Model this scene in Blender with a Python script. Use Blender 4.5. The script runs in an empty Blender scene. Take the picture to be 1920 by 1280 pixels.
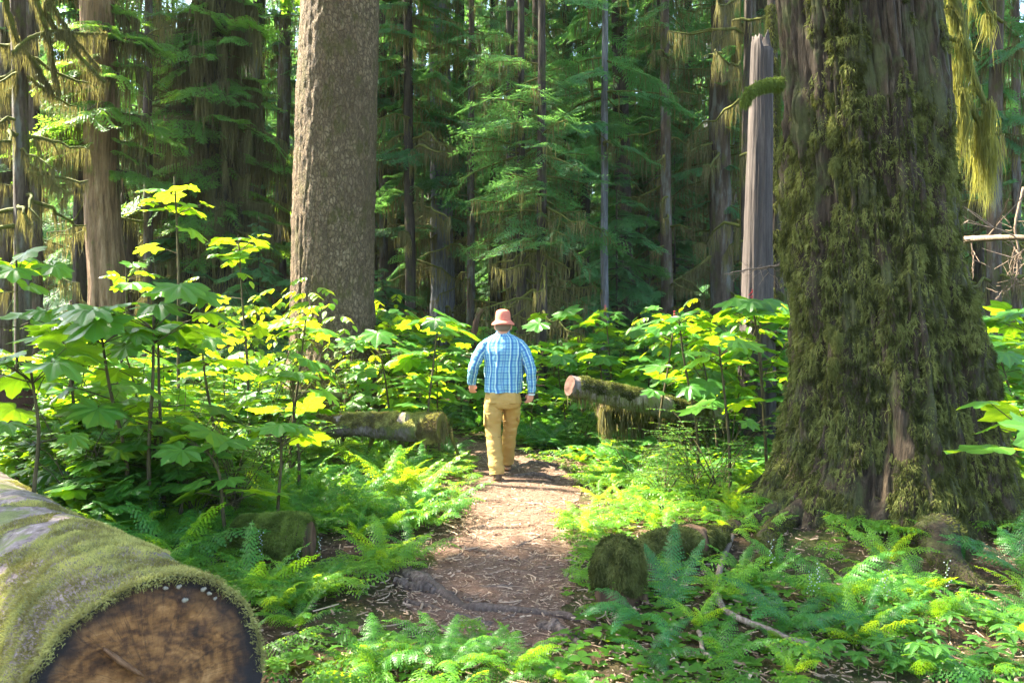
import bpy, math
import numpy as np
from math import radians, sin, cos, pi
from mathutils import Vector

# ------------------------------------------------------------------ camera, world, sun, exposure
scene = bpy.context.scene
COL = scene.collection
H = 1.55            # eye height
FPX = 1500.0        # focal length in pixels of the 1920 px wide photograph
HZ = 620.0          # row of the horizon
cam_d = bpy.data.cameras.new("camera"); cam = bpy.data.objects.new("camera", cam_d); COL.objects.link(cam)
cam.location = (0, 0, H); cam.rotation_euler = (pi / 2, 0, 0)
cam_d.sensor_width = 36.0; cam_d.lens = FPX / 1920 * 36
cam_d.shift_y = -(640 - HZ) / 1920
cam_d.clip_end = 600; cam_d.clip_start = 0.05
cam_d.dof.use_dof = True; cam_d.dof.focus_distance = 8.2; cam_d.dof.aperture_fstop = 5.6
scene.camera = cam

SUN_EL = radians(50); SUN_H = np.array([-0.93, 0.37]); SUN_H /= np.linalg.norm(SUN_H)
SUN = np.array([SUN_H[0] * cos(SUN_EL), SUN_H[1] * cos(SUN_EL), sin(SUN_EL)])
world = bpy.data.worlds.new("World"); scene.world = world; world.use_nodes = True
wn = world.node_tree
sky = wn.nodes.new("ShaderNodeTexSky"); sky.sky_type = 'NISHITA'; sky.sun_disc = False
sky.sun_elevation = SUN_EL; sky.sun_rotation = math.atan2(SUN[0], SUN[1])
sky.air_density = 1.0; sky.dust_density = 2.0
wn.links.new(sky.outputs[0], wn.nodes["Background"].inputs[0]); wn.nodes["Background"].inputs[1].default_value = 0.11
sl = bpy.data.lights.new("sun", 'SUN'); sl.energy = 5.0; sl.angle = radians(0.6); sl.color = (1.0, 0.91, 0.74)
so = bpy.data.objects.new("sun", sl); COL.objects.link(so)
so.rotation_euler = Vector((-SUN[0], -SUN[1], -SUN[2])).to_track_quat('-Z', 'Y').to_euler()
scene.view_settings.view_transform = 'Standard'; scene.view_settings.look = 'None'
scene.view_settings.exposure = 3.4; scene.view_settings.gamma = 1.0
cy = scene.cycles
cy.max_bounces = 7; cy.diffuse_bounces = 4; cy.glossy_bounces = 2; cy.transmission_bounces = 4; cy.transparent_max_bounces = 4
cy.caustics_reflective = False; cy.caustics_refractive = False; cy.sample_clamp_indirect = 6.0
cy.use_denoising = True; cy.use_adaptive_sampling = False

R = np.random.default_rng(7)

# ------------------------------------------------------------------ small maths
def nrm(a):
    a = np.asarray(a, float); return a / np.maximum(np.linalg.norm(a, axis=-1, keepdims=True), 1e-9)
def frames(f, up=(0, 0, 1)):
    """(N,3,3): local x -> f, local z -> near up"""
    f = nrm(np.atleast_2d(f)); up = np.broadcast_to(np.asarray(up, float), f.shape)
    l = np.cross(up, f); bad = np.linalg.norm(l, axis=1) < 1e-4
    l[bad] = (0, 1, 0); l = nrm(l); n = np.cross(f, l)
    return np.stack([f, l, n], axis=2)
def rz(a):
    a = np.atleast_1d(a); c, s = np.cos(a), np.sin(a); z = np.zeros_like(a); o = z + 1
    return np.stack([np.stack([c, -s, z], 1), np.stack([s, c, z], 1), np.stack([z, z, o], 1)], 1)
def rx(a):
    a = np.atleast_1d(a); c, s = np.cos(a), np.sin(a); z = np.zeros_like(a); o = z + 1
    return np.stack([np.stack([o, z, z], 1), np.stack([z, c, -s], 1), np.stack([z, s, c], 1)], 1)
def ry(a):
    a = np.atleast_1d(a); c, s = np.cos(a), np.sin(a); z = np.zeros_like(a); o = z + 1
    return np.stack([np.stack([c, z, s], 1), np.stack([z, o, z], 1), np.stack([-s, z, c], 1)], 1)
_T = np.random.default_rng(3).random((32, 32, 32))
def vn(p, s=1.0):
    """value noise, -1..1"""
    p = np.asarray(p, float) * s; i = np.floor(p).astype(int); f = p - i; f = f * f * (3 - 2 * f); o = 0
    for dx in (0, 1):
        for dy in (0, 1):
            for dz in (0, 1):
                w = (f[..., 0] if dx else 1 - f[..., 0]) * (f[..., 1] if dy else 1 - f[..., 1]) * (f[..., 2] if dz else 1 - f[..., 2])
                o = o + w * _T[(i[..., 0] + dx) % 32, (i[..., 1] + dy) % 32, (i[..., 2] + dz) % 32]
    return o * 2 - 1
def fbm(p, s=1.0, o=3):
    return sum(vn(np.asarray(p) + 7.3 * k, s * 2 ** k) * 0.5 ** k for k in range(o))
def fb2(x, y, s=1.0, o=3):
    x = np.asarray(x, float); y = np.asarray(y, float) + 0 * x
    return fbm(np.stack([x, y, 0 * x + .37], -1), s, o)

BT = np.array([3.02, 6.5])      # the big mossy trunk
def path_edges(Y):
    """left and right edge of the trail at depth Y"""
    ky = [2.6, 3.7, 4.0, 4.5, 5.0, 5.6, 6.2, 7.0, 7.8, 8.6, 9.4, 10.2, 11.2, 13]
    kl = [.2, .1, -.22, -.56, -.58, -.54, -.46, -.42, -.40, -.46, -.52, -.62, -1.0, -2.4]
    kr = [.21, .12, .24, .34, .42, .40, .42, .52, .66, .68, .52, .2, -.3, -1.7]
    n = fb2(Y * 1.0, 3.3, 2.2, 3) * 0.07; m = fb2(Y * 1.0, 9.1, 2.0, 3) * 0.07
    return np.interp(Y, ky, kl) + n, np.interp(Y, ky, kr) + m
def g(x, y):
    """height of the ground"""
    x = np.asarray(x, float); y = np.asarray(y, float)
    z = 0.05 * fb2(x, y, 0.45, 2) + 0.02 * fb2(x, y, 1.7, 2)
    d = np.hypot(x - BT[0], y - BT[1]); z = z + 0.16 * np.exp(-(d / 1.35) ** 2)
    l, r = path_edges(y); c = (l + r) / 2; w = np.maximum((r - l) / 2, .1)
    on = np.exp(-((x - c) / (w + .15)) ** 4) * np.clip((y - 2.6) / 1.0, 0, 1) * np.clip((13 - y) / 2, 0, 1)
    z = z * (1 - 0.75 * on) - 0.03 * on
    z = z + 0.10 * np.exp(-((x - 1.2) / .8) ** 2 - ((y - 4.3) / 1.0) ** 2)
    z = z + 0.12 * np.exp(-((x + 3.0) / 1.6) ** 2 - ((y - 6.5) / 2.0) ** 2)
    return z
BASE = [None]
def sunny(x, y):
    """ground where the photo shows sun through a gap in the canopy (x, y carried down the sun's rays to the ground)"""
    n = .45 * fb2(x, y, .8, 2)
    a = (np.abs(x - .1) < 1.1 + n) & (y > 5.7 + n) & (y < 10.3 + n)
    b = (x > .4) & (x < 3.9 + n) & (y > 6.5 + .15 * x + n * .6) & (y < 11.2 + n)
    c = (x > -5.4 + n) & (x < .2) & (y > 6.0 + n - .15 * x) & (y < 10.8 + n)
    d = (x > 5.0 + n) & (x < 10.5) & (y > 5.0 + n) & (y < 12.5 + n)
    e = (np.abs(x + .3) < .9 + n) & (np.abs(y - 3.5) < .5 + n)
    sn = np.abs((x - 3.9) * .37 + (y - 10.1) * .93) < .55
    f = (np.abs(x - 4.0) < .7) & (np.abs(y - 4.5) < .55)
    return (a | b | c | d | e | f) & ~(sn & (x > 3.4))
def to_ground(p, z=.5):
    t = (p[..., 2] - z) / SUN[2]; return p[..., 0] - t * SUN[0], p[..., 1] - t * SUN[1]
def P(px, py, Y):
    return np.array([(px - 960) / FPX * Y, Y, H - (py - HZ) / FPX * Y])
def PG(px, py, up=0.0):
    """ground point seen at a pixel"""
    Y = H * FPX / max(py - HZ, 20)
    for _ in range(8):
        z = float(g((px - 960) / FPX * Y, Y)); Y = (H - z) * FPX / max(py - HZ, 20)
    p = P(px, py, Y); p[2] = float(g(p[0], Y)) + up
    return p

# ------------------------------------------------------------------ mesh building
class Geo:
    def __init__(s): s.v = []; s.f = {3: [], 4: []}; s.a = []; s.n = 0
    def add(s, V, F, a=None):
        V = np.asarray(V, float).reshape(-1, 3)
        if a is None: a = np.zeros((len(V), 3))
        s.v.append(V); s.a.append(np.asarray(a, float))
        for k in (3, 4):
            if k in F and len(F[k]): s.f[k].append(np.asarray(F[k], np.int64).reshape(-1, k) + s.n)
        s.n += len(V); return s
    def arrays(s):
        V = np.concatenate(s.v) if s.v else np.zeros((0, 3)); A = np.concatenate(s.a) if s.a else np.zeros((0, 3))
        return V, {k: (np.concatenate(s.f[k]) if s.f[k] else np.zeros((0, k), np.int64)) for k in (3, 4)}, A
    def inst(s, tpl, Rm, T, S=1.0, tone=None):
        """many transformed copies of a template (V,F,A); A[:,2] becomes the tone"""
        V, F, A = tpl; T = np.atleast_2d(T); n = len(T)
        Rm = np.broadcast_to(Rm, (n, 3, 3)); S = np.broadcast_to(np.asarray(S, float), (n,))
        W = np.einsum('nij,vj->nvi', Rm, V) * S[:, None, None] + T[:, None, :]
        B = np.broadcast_to(A, (n,) + A.shape).copy()
        if tone is not None: B[:, :, 2] = B[:, :, 2] * .3 + np.asarray(tone)[:, None] * .7 if A[:, 2].any() else np.asarray(tone)[:, None]
        off = (np.arange(n) * len(V))[:, None, None]
        s.add(W.reshape(-1, 3), {k: (F[k][None] + off).reshape(-1, k) for k in (3, 4) if len(F.get(k, ()))}, B.reshape(-1, 3))
        return s
    def tpl(s): return s.arrays()

def mesh(name, geo, mat=None, smooth=True):
    V, F, A = geo.arrays() if isinstance(geo, Geo) else geo
    me = bpy.data.meshes.new(name)
    me.vertices.add(len(V)); me.vertices.foreach_set("co", V.astype(np.float32).ravel())
    f3, f4 = F.get(3, np.zeros((0, 3), int)), F.get(4, np.zeros((0, 4), int))
    idx = np.concatenate([f3.ravel(), f4.ravel()]).astype(np.int32)
    me.loops.add(len(idx)); me.loops.foreach_set("vertex_index", idx)
    st = np.concatenate([np.arange(len(f3)) * 3, len(f3) * 3 + np.arange(len(f4)) * 4]).astype(np.int32)
    me.polygons.add(len(st)); me.polygons.foreach_set("loop_start", st)
    me.update(calc_edges=True)
    me.polygons.foreach_set("use_smooth", np.full(len(st), smooth))
    at = me.attributes.new("lv", 'FLOAT_VECTOR', 'POINT'); at.data.foreach_set("vector", A.astype(np.float32).ravel())
    if mat: me.materials.append(mat)
    return me
def obj(name, geo, mat=None, parent=None, loc=None, smooth=True):
    me = geo if isinstance(geo, bpy.types.Mesh) else mesh(name, geo, mat, smooth)
    o = bpy.data.objects.new(name, me); COL.objects.link(o)
    if parent is not None: o.parent = parent
    if loc is not None: o.location = tuple(loc)
    return o
def tag(o, label=None, cat=None, group=None, kind=None):
    if label: o["label"] = label
    if cat: o["category"] = cat
    if group: o["group"] = group
    if kind: o["kind"] = kind
    return o
def empty(name, loc=(0, 0, 0), rot=0.0, scale=1.0):
    o = bpy.data.objects.new(name, None); COL.objects.link(o); o.location = tuple(loc)
    o.rotation_euler = (0, 0, rot); o.scale = (scale,) * 3; o.empty_display_size = .1
    return o

def tube(pts, rad, n=8, a=None, cap=True, wob=0.0, seed=0, flat=1.0):
    """a tapered tube; attribute: (around*r, along, tone)"""
    pts = np.asarray(pts, float); m = len(pts); rad = np.broadcast_to(np.asarray(rad, float), (m,))
    t = nrm(np.gradient(pts, axis=0)); up = np.array([0, 0, 1.0]) if abs(t[0][2]) < .9 else np.array([1.0, 0, 0])
    N = np.zeros((m, 3)); N[0] = nrm(np.cross(np.cross(t[0], up), t[0]))
    for i in range(1, m): N[i] = nrm(N[i - 1] - t[i] * np.dot(N[i - 1], t[i]))
    B = np.cross(t, N); th = np.linspace(0, 2 * pi, n, endpoint=False)
    L = np.concatenate([[0], np.cumsum(np.linalg.norm(np.diff(pts, axis=0), axis=1))])
    rr = rad[:, None] * np.ones(n)
    if wob:
        q = pts[:, None, :] + (N[:, None, :] * np.cos(th)[None, :, None] + B[:, None, :] * np.sin(th)[None, :, None]) * rad[:, None, None]
        rr = rr * (1 + wob * fbm(q + seed, 1.2 / max(rad.max(), .02) * .5, 3))
    V = pts[:, None, :] + (N[:, None, :] * (np.cos(th)[None, :, None] * flat) + B[:, None, :] * np.sin(th)[None, :, None]) * rr[:, :, None]
    i, j = np.meshgrid(np.arange(m - 1), np.arange(n), indexing='ij'); k = (j + 1) % n
    F = np.stack([i * n + j, i * n + k, (i + 1) * n + k, (i + 1) * n + j], -1).reshape(-1, 4)
    A = np.zeros((m * n, 3)); A[:, 0] = np.tile(th / (2 * pi), m); A[:, 1] = np.repeat(L, n); A[:, 2] = 0.5 if a is None else a
    V = V.reshape(-1, 3); T = np.zeros((0, 3), int)
    if cap:
        V = np.vstack([V, pts[:1], pts[-1:]]); A = np.vstack([A, A[:1], A[-1:]]); c0, c1 = m * n, m * n + 1
        j = np.arange(n); k = (j + 1) % n
        T = np.vstack([np.stack([k, j, 0 * j + c0], 1), np.stack([(m - 1) * n + j, (m - 1) * n + k, 0 * j + c1], 1)])
    return V, {3: T, 4: F}, A
def spline(P0, n=20):
    """smooth curve through points (and any extra columns)"""
    P0 = np.asarray(P0, float); m = len(P0)
    Q = np.vstack([2 * P0[0] - P0[1], P0, 2 * P0[-1] - P0[-2]]); out = []
    for u in np.linspace(0, m - 1 - 1e-6, n):
        i = int(u); f = u - i; a, b, c, d = Q[i], Q[i + 1], Q[i + 2], Q[i + 3]
        out.append(.5 * (2 * b + (c - a) * f + (2 * a - 5 * b + 4 * c - d) * f * f + (3 * b - a - 3 * c + d) * f ** 3))
    return np.array(out)
def sample(geo, n, rng=R):
    """random points on a mesh and its normals"""
    V, F, A = geo.arrays() if isinstance(geo, Geo) else geo
    T = [F[3]] if len(F.get(3, ())) else []
    if len(F.get(4, ())): T += [F[4][:, [0, 1, 2]], F[4][:, [0, 2, 3]]]
    T = np.concatenate(T); a, b, c = V[T[:, 0]], V[T[:, 1]], V[T[:, 2]]
    N = np.cross(b - a, c - a); ar = np.linalg.norm(N, axis=1); k = rng.choice(len(T), n, p=ar / ar.sum())
    u, v = rng.random(n), rng.random(n); sw = u + v > 1; u[sw], v[sw] = 1 - u[sw], 1 - v[sw]
    return a[k] + (b - a)[k] * u[:, None] + (c - a)[k] * v[:, None], nrm(N[k])
def sstep(a, b, x): t = np.clip((x - a) / (b - a), 0, 1); return t * t * (3 - 2 * t)

# ------------------------------------------------------------------ materials
class M:
    def __init__(s, name):
        s.m = bpy.data.materials.new(name); s.m.use_nodes = True; s.t = s.m.node_tree
        s.b = s.t.nodes["Principled BSDF"]; s.out = s.t.nodes["Material Output"]
    def n(s, typ, ins=None, **kw):
        d = s.t.nodes.new("ShaderNode" + typ)
        for k, v in kw.items(): setattr(d, k, v)
        for k, v in (ins or {}).items(): s.set(d.inputs[k], v)
        return d
    def set(s, sock, v):
        if isinstance(v, bpy.types.NodeSocket): s.t.links.new(v, sock)
        elif isinstance(v, bpy.types.Node): s.t.links.new(v.outputs[0], sock)
        else:
            if isinstance(v, (tuple, list)) and len(v) == 3 and sock.type == 'RGBA': v = (*v, 1)
            sock.default_value = v
    def noise(s, vec, scale, detail=4, rough=.6): return s.n("TexNoise", {"Vector": vec, "Scale": scale, "Detail": detail, "Roughness": rough})
    def ramp(s, fac, stops):
        d = s.n("ValToRGB", {"Fac": fac}); e = d.color_ramp.elements
        while len(e) < len(stops): e.new(.5)
        for x, (p, c) in zip(e, stops): x.position = p; x.color = (*c, 1) if len(c) == 3 else c
        return d
    def mix(s, f, a, b, mode='MIX'):
        d = s.n("Mix", data_type='RGBA', blend_type=mode); s.set(d.inputs[0], f); s.set(d.inputs[6], a); s.set(d.inputs[7], b)
        return d.outputs[2]
    def math(s, op, a, b=0.0, c=None):
        d = s.n("Math", operation=op); s.set(d.inputs[0], a); s.set(d.inputs[1], b)
        if c is not None: s.set(d.inputs[2], c)
        return d.outputs[0]
    def geo(s): return s.n("TexCoord").outputs["Object"]
    def attr(s): return s.n("Attribute", attribute_name="lv").outputs["Vector"]
    def scale(s, vec, sc): return s.n("Mapping", {"Vector": vec, "Scale": sc}).outputs[0]
    def bump(s, h, st=.5, dist=.02, nrmal=None):
        d = s.n("Bump", {"Height": h, "Strength": st, "Distance": dist})
        if nrmal is not None: s.set(d.inputs["Normal"], nrmal)
        return d.outputs[0]
    def done(s, col=None, rough=.8, normal=None, spec=.3):
        if col is not None: s.set(s.b.inputs["Base Color"], col)
        s.set(s.b.inputs["Roughness"], rough); s.set(s.b.inputs["Specular IOR Level"], spec)
        if normal is not None: s.set(s.b.inputs["Normal"], normal)
        return s.m

def leaf_mat(name, dark, light, trans, tf=.45, rough=.42, spec=.35, veins=None, vary=.25, spots=None):
    m = M(name); lv = m.attr(); sx = m.n("SeparateXYZ", {0: lv}); oi = m.n("ObjectInfo").outputs["Random"]
    tone = m.math('ADD', sx.outputs[2], m.math('MULTIPLY', m.math('SUBTRACT', oi, .5), vary))
    ns = m.noise(m.geo(), 3.0, 3); tone = m.math('ADD', tone, m.math('MULTIPLY', m.math('SUBTRACT', ns.outputs[0], .5), .5))
    col = m.ramp(tone, [(0, dark), (1, light)]).outputs[0]
    tcol = m.mix(m.math('MULTIPLY', tone, .6), trans, tuple(min(1, c * 1.35) for c in trans))
    nor = None
    if veins == 'palm':
        an = m.math('ARCTAN2', sx.outputs[1], sx.outputs[0]); r = m.n("VectorMath", {0: m.n("CombineXYZ", {0: sx.outputs[0], 1: sx.outputs[1]}).outputs[0]}, operation='LENGTH').outputs["Value"]
        k = m.math('MULTIPLY', an, 1 / radians(42)); fr = m.math('ABSOLUTE', m.math('SUBTRACT', k, m.math('ROUND', k)))
        wv = m.math('MULTIPLY', fr, r)                      # distance from the nearest main vein
        v1 = m.math('SUBTRACT', 1, m.math('MULTIPLY', wv, 40), None)
        rip = m.math('SINE', m.math('SUBTRACT', m.math('MULTIPLY', r, 55), m.math('MULTIPLY', fr, 60)))
        v2 = m.math('MULTIPLY', m.math('SUBTRACT', rip, .85), 4)
        v = m.math('MAXIMUM', m.math('MAXIMUM', v1, m.math('MULTIPLY', v2, .5)), 0.0)
        v = m.math('MINIMUM', v, 1.0)
        col = m.mix(m.math('MULTIPLY', v, .35), col, tuple(min(1, c * 2.2 + .02) for c in light))
        tcol = m.mix(m.math('MULTIPLY', v, .5), tcol, tuple(c * .35 for c in trans))
        nor = m.bump(m.math('ADD', m.math('MULTIPLY', rip, -.12), m.math('MULTIPLY', v1, -.4)), .6, .004)
    elif veins == 'mid':
        v = m.math('MAXIMUM', m.math('SUBTRACT', 1, m.math('MULTIPLY', m.math('ABSOLUTE', sx.outputs[1]), 22)), 0.0)
        rip = m.math('SINE', m.math('ADD', m.math('MULTIPLY', sx.outputs[0], 50), m.math('MULTIPLY', m.math('ABSOLUTE', sx.outputs[1]), -50)))
        col = m.mix(m.math('MULTIPLY', v, .4), col, tuple(min(1, c * 1.8 + .02) for c in light))
        nor = m.bump(rip, .35, .003)
    if spots:
        sn = m.noise(m.geo(), 23, 2); sf = m.math('GREATER_THAN', sn.outputs[0], .66); col = m.mix(m.math('MULTIPLY', sf, .7), col, spots)
    m.done(col, rough, nor, spec)
    tr = m.n("BsdfTranslucent", {"Color": tcol})
    if nor is not None: m.set(tr.inputs["Normal"], nor)
    mx = m.n("MixShader", {0: tf, 1: m.b, 2: tr}); m.t.links.new(mx.outputs[0], m.out.inputs[0])
    return m.m

def bark_mat(name, c1, c2, c3, kind='furrow', moss=0.0, mosscol=(.05, .075, .012), sc=1.0, bump=.8, lichen=None):
    m = M(name); co = m.geo()
    if kind == 'scale':     # flaky plates (spruce)
        w1 = m.noise(m.scale(co, (9, 9, 5)), 1.0, 5, .7)
        vec = m.mix(.10, co, w1.outputs[1])
        vo = m.n("TexVoronoi", {"Vector": m.scale(vec, (25, 25, 12)), "Scale": 1.0}, feature='DISTANCE_TO_EDGE')
        vc = m.n("TexVoronoi", {"Vector": m.scale(vec, (25, 25, 12)), "Scale": 1.0})
        fine = m.noise(m.scale(co, (75, 75, 40)), 1.0, 5, .7); mid = m.noise(m.scale(co, (16, 16, 7)), 1.0, 5, .65)
        e = m.ramp(m.math('ADD', vo.outputs[0], m.math('MULTIPLY', fine.outputs[0], .12)), [(.05, (0, 0, 0)), (.22, (1, 1, 1))]).outputs[0]
        tint = m.n("SeparateColor", {0: vc.outputs["Color"]}).outputs[0]
        h = m.math('ADD', m.math('MULTIPLY', e, m.math('ADD', m.math('MULTIPLY', tint, .5), .3)), m.math('ADD', m.math('MULTIPLY', fine.outputs[0], .5), m.math('MULTIPLY', mid.outputs[0], 1.3)))
        base = m.ramp(m.math('ADD', m.math('MULTIPLY', tint, .25), m.math('MULTIPLY', mid.outputs[0], .8)), [(.3, c1), (.5, c2), (.72, c3)]).outputs[0]
        base = m.mix(m.math('MULTIPLY', m.math('SUBTRACT', 1, e), .95), base, c1)
        base = m.mix(.3, base, m.ramp(fine.outputs[0], [(.35, c1), (.65, c3)]).outputs[0])
    else:
        z = 1.2 if kind == 'furrow' else .5
        a = m.noise(m.scale(co, (11 * sc, 11 * sc, z * sc)), 1.0, 6, .62)
        b = m.noise(m.scale(co, (42 * sc, 42 * sc, 5 * sc)), 1.0, 5, .65)
        h = m.math('ADD', a.outputs[0], m.math('MULTIPLY', b.outputs[0], .45))
        base = m.ramp(m.math('MULTIPLY', h, .69), [(.36, c1), (.5, c2), (.66, c3)]).outputs[0]
    big = m.noise(m.scale(co, (1.5, 1.5, .7)), 1.0, 4)
    base = m.mix(m.ramp(big.outputs[0], [(.38, (0, 0, 0)), (.66, (.75, .75, .75))]).outputs[0], base, tuple(c * .5 for c in c2))
    if lichen:
        l = m.noise(m.scale(co, (5, 5, 1.2)), 1.0, 5); lf = m.ramp(l.outputs[0], [(.52, (0, 0, 0)), (.62, (1, 1, 1))]).outputs[0]
        base = m.mix(m.math('MULTIPLY', lf, .6), base, lichen)
    if moss:
        mo = m.noise(m.scale(co, (4, 4, 2)), 1.0, 6, .7); mf = m.ramp(mo.outputs[0], [(.62 - moss * .3, (0, 0, 0)), (.72 - moss * .3, (1, 1, 1))]).outputs[0]
        mc = m.mix(m.noise(co, 30, 3).outputs[0], tuple(c * .5 for c in mosscol), tuple(c * 1.5 for c in mosscol))
        base = m.mix(m.math('MULTIPLY', mf, .9), base, mc)
    return m.done(base, .85, m.bump(h, bump, .03), .2)

MAT = {}
def mats():
    L = MAT
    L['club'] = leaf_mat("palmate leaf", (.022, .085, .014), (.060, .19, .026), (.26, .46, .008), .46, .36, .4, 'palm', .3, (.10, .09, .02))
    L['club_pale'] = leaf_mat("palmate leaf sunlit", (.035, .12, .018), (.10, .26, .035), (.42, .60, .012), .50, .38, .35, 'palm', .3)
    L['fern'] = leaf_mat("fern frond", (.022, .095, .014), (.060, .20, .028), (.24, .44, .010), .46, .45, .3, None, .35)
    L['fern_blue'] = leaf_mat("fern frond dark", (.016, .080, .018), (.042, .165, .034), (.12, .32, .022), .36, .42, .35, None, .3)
    L['fern_sun'] = leaf_mat('pale young fern', (.045, .15, .016), (.13, .31, .032), (.46, .62, .014), .50, .45, .3, None, .35)  # sunlight painted in: a brighter, yellower copy of the fern material
    L['herb'] = leaf_mat("herb leaf", (.022, .090, .014), (.070, .20, .026), (.26, .44, .010), .44, .42, .35, 'mid', .3)
    L['herb_dark'] = leaf_mat("broad herb leaf", (.014, .070, .012), (.040, .15, .022), (.12, .32, .012), .36, .3, .5, 'mid', .3)
    L['ash'] = leaf_mat("oval leaflet", (.045, .14, .014), (.12, .27, .024), (.50, .60, .012), .52, .35, .4, 'mid', .3)
    L['cover'] = leaf_mat("ground cover", (.026, .095, .012), (.095, .25, .026), (.38, .56, .012), .48, .45, .3, None, .3)
    L['needle'] = leaf_mat("hemlock needles", (.022, .080, .032), (.070, .19, .068), (.13, .30, .055), .46, .5, .25, None, .5)
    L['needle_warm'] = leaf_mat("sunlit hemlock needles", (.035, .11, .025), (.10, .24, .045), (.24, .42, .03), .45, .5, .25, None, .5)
    L['needle_dead'] = leaf_mat("dead needles", (.20, .09, .03), (.34, .17, .06), (.34, .15, .04), .35, .6, .15, None, .5)
    L['hang'] = leaf_mat("hanging moss", (.055, .052, .024), (.17, .155, .070), (.19, .17, .045), .38, .8, .1, None, .5)
    L['hang_lit'] = leaf_mat("golden hanging moss", (.12, .125, .035), (.25, .25, .075), (.38, .36, .06), .5, .8, .1, None, .3)  # sun glow put into the colour, a yellower copy of the hanging moss
    L['moss'] = leaf_mat("moss strands", (.026, .030, .008), (.15, .16, .045), (.13, .15, .025), .25, .9, .08, None, .3)
    L['moss_pale'] = leaf_mat("pale log moss", (.10, .075, .035), (.42, .40, .13), (.30, .31, .06), .3, .9, .1, None, .3)
    L['moss_green'] = leaf_mat("green cushion moss", (.035, .055, .012), (.16, .21, .04), (.18, .25, .02), .3, .9, .1, None, .3)
    L['bark_big'] = bark_mat("mossy fir bark", (.008, .005, .003), (.042, .029, .016), (.105, .076, .045), 'furrow', .5, (.05, .055, .018), 2.2, 1.0)
    L['bark_scale'] = bark_mat("spruce bark plates", (.035, .022, .012), (.17, .115, .060), (.30, .22, .13), 'scale', .36, (.085, .07, .022), 1.0, 1.0)
    L['bark_old'] = bark_mat("old split bark", (.05, .028, .015), (.20, .125, .065), (.36, .25, .15), 'furrow', .12, (.09, .10, .02), 1.2, 1.0)
    L['bark_dark'] = bark_mat("dark hemlock bark", (.012, .010, .008), (.05, .038, .028), (.10, .08, .06), 'furrow', .3, (.05, .055, .014), 1.6, .9)
    L['bark_brown'] = bark_mat("brown hemlock bark", (.02, .014, .010), (.085, .06, .042), (.15, .12, .09), 'furrow', .3, (.06, .065, .016), 1.6, .9, (.16, .17, .15))
    L['bark_grey'] = bark_mat("grey fir bark", (.03, .03, .03), (.12, .12, .125), (.22, .23, .24), 'furrow', .15, (.06, .07, .02), 1.8, .7)
    L['bark_moss'] = bark_mat("mossy branch", (.03, .025, .012), (.07, .065, .02), (.13, .13, .03), 'furrow', .85, (.10, .11, .02), 3, .9)
    L['snag'] = bark_mat("weathered bare wood", (.025, .020, .017), (.065, .052, .046), (.125, .102, .09), 'streak', 0, sc=1.6, bump=.5)
    L['rot'] = bark_mat("rotten wood", (.02, .012, .008), (.10, .055, .03), (.20, .12, .06), 'streak', .3, (.05, .06, .015), 1.2, .9)
    L['root'] = bark_mat("worn root", (.03, .02, .015), (.12, .085, .065), (.25, .19, .15), 'furrow', 0, sc=4, bump=.6)
    L['stick'] = bark_mat("dead stick", (.08, .05, .03), (.20, .15, .11), (.36, .29, .22), 'furrow', 0, sc=6, bump=.4)
    L['twig'] = bark_mat("bare twig", (.09, .06, .04), (.20, .145, .10), (.31, .24, .17), 'furrow', 0, sc=6, bump=.4)
    L['logbark'] = bark_mat("log bark", (.07, .05, .045), (.22, .17, .155), (.40, .33, .31), 'furrow', .5, (.13, .15, .04), 2.2, .8)
    L['stem'] = bark_mat("woody stem", (.02, .02, .008), (.075, .06, .025), (.15, .12, .05), 'furrow', .2, (.10, .12, .03), 5, .5)
    L['greenstem'] = M("green stalk").done((.10, .17, .03), .5)
    # soil and trail
    m = M("forest soil"); co = m.geo(); a = m.noise(co, 1.3, 6); b = m.noise(co, 22, 6, .7); c = m.noise(co, 90, 4, .7)
    base = m.ramp(b.outputs[0], [(.3, (.020, .013, .008)), (.5, (.075, .046, .028)), (.68, (.15, .095, .062))]).outputs[0]
    mf = m.ramp(a.outputs[0], [(.42, (0, 0, 0)), (.58, (1, 1, 1))]).outputs[0]
    mo = m.ramp(c.outputs[0], [(.3, (.015, .024, .005)), (.7, (.08, .11, .025))]).outputs[0]
    base = m.mix(m.math('MULTIPLY', mf, .75), base, mo)
    L['soil'] = m.done(base, .95, m.bump(m.math('ADD', b.outputs[0], c.outputs[0]), .9, .03), .1)
    m = M("needle strewn trail"); co = m.geo(); b = m.noise(co, 9, 6, .7); c = m.noise(co, 70, 5, .75)
    vo = m.n("TexVoronoi", {"Vector": m.scale(co, (55, 75, 60)), "Scale": 1.0}); f = m.n("SeparateColor", {0: vo.outputs["Color"]}).outputs[1]
    base = m.ramp(m.math('ADD', m.math('MULTIPLY', c.outputs[0], .6), m.math('MULTIPLY', b.outputs[0], .4)), [(.32, (.028, .016, .010)), (.5, (.118, .074, .050)), (.66, (.25, .175, .13))]).outputs[0]
    base = m.mix(m.ramp(f, [(.60, (0, 0, 0)), (.85, (.55, .55, .55))]).outputs[0], base, (.10, .055, .04))
    L['trail'] = m.done(base, .95, m.bump(m.math('ADD', c.outputs[0], m.math('MULTIPLY', f, .5)), .8, .015), .1)
    # sawn face of the log: attribute = (u, v, 0) in metres from the heart
    m = M("weathered sawn wood"); lv = m.attr(); w = m.noise(lv, 3.5, 4); lw = m.mix(.22, lv, w.outputs[1])
    rg = m.n("TexWave", {"Vector": m.scale(lw, (1, 1, 1)), "Scale": 11, "Distortion": 3.5, "Detail": 5, "Detail Scale": 1.6}, wave_type='RINGS', rings_direction='Z')
    st = m.noise(m.scale(lv, (9, 2.2, 1)), 1.6, 6, .7)
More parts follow.
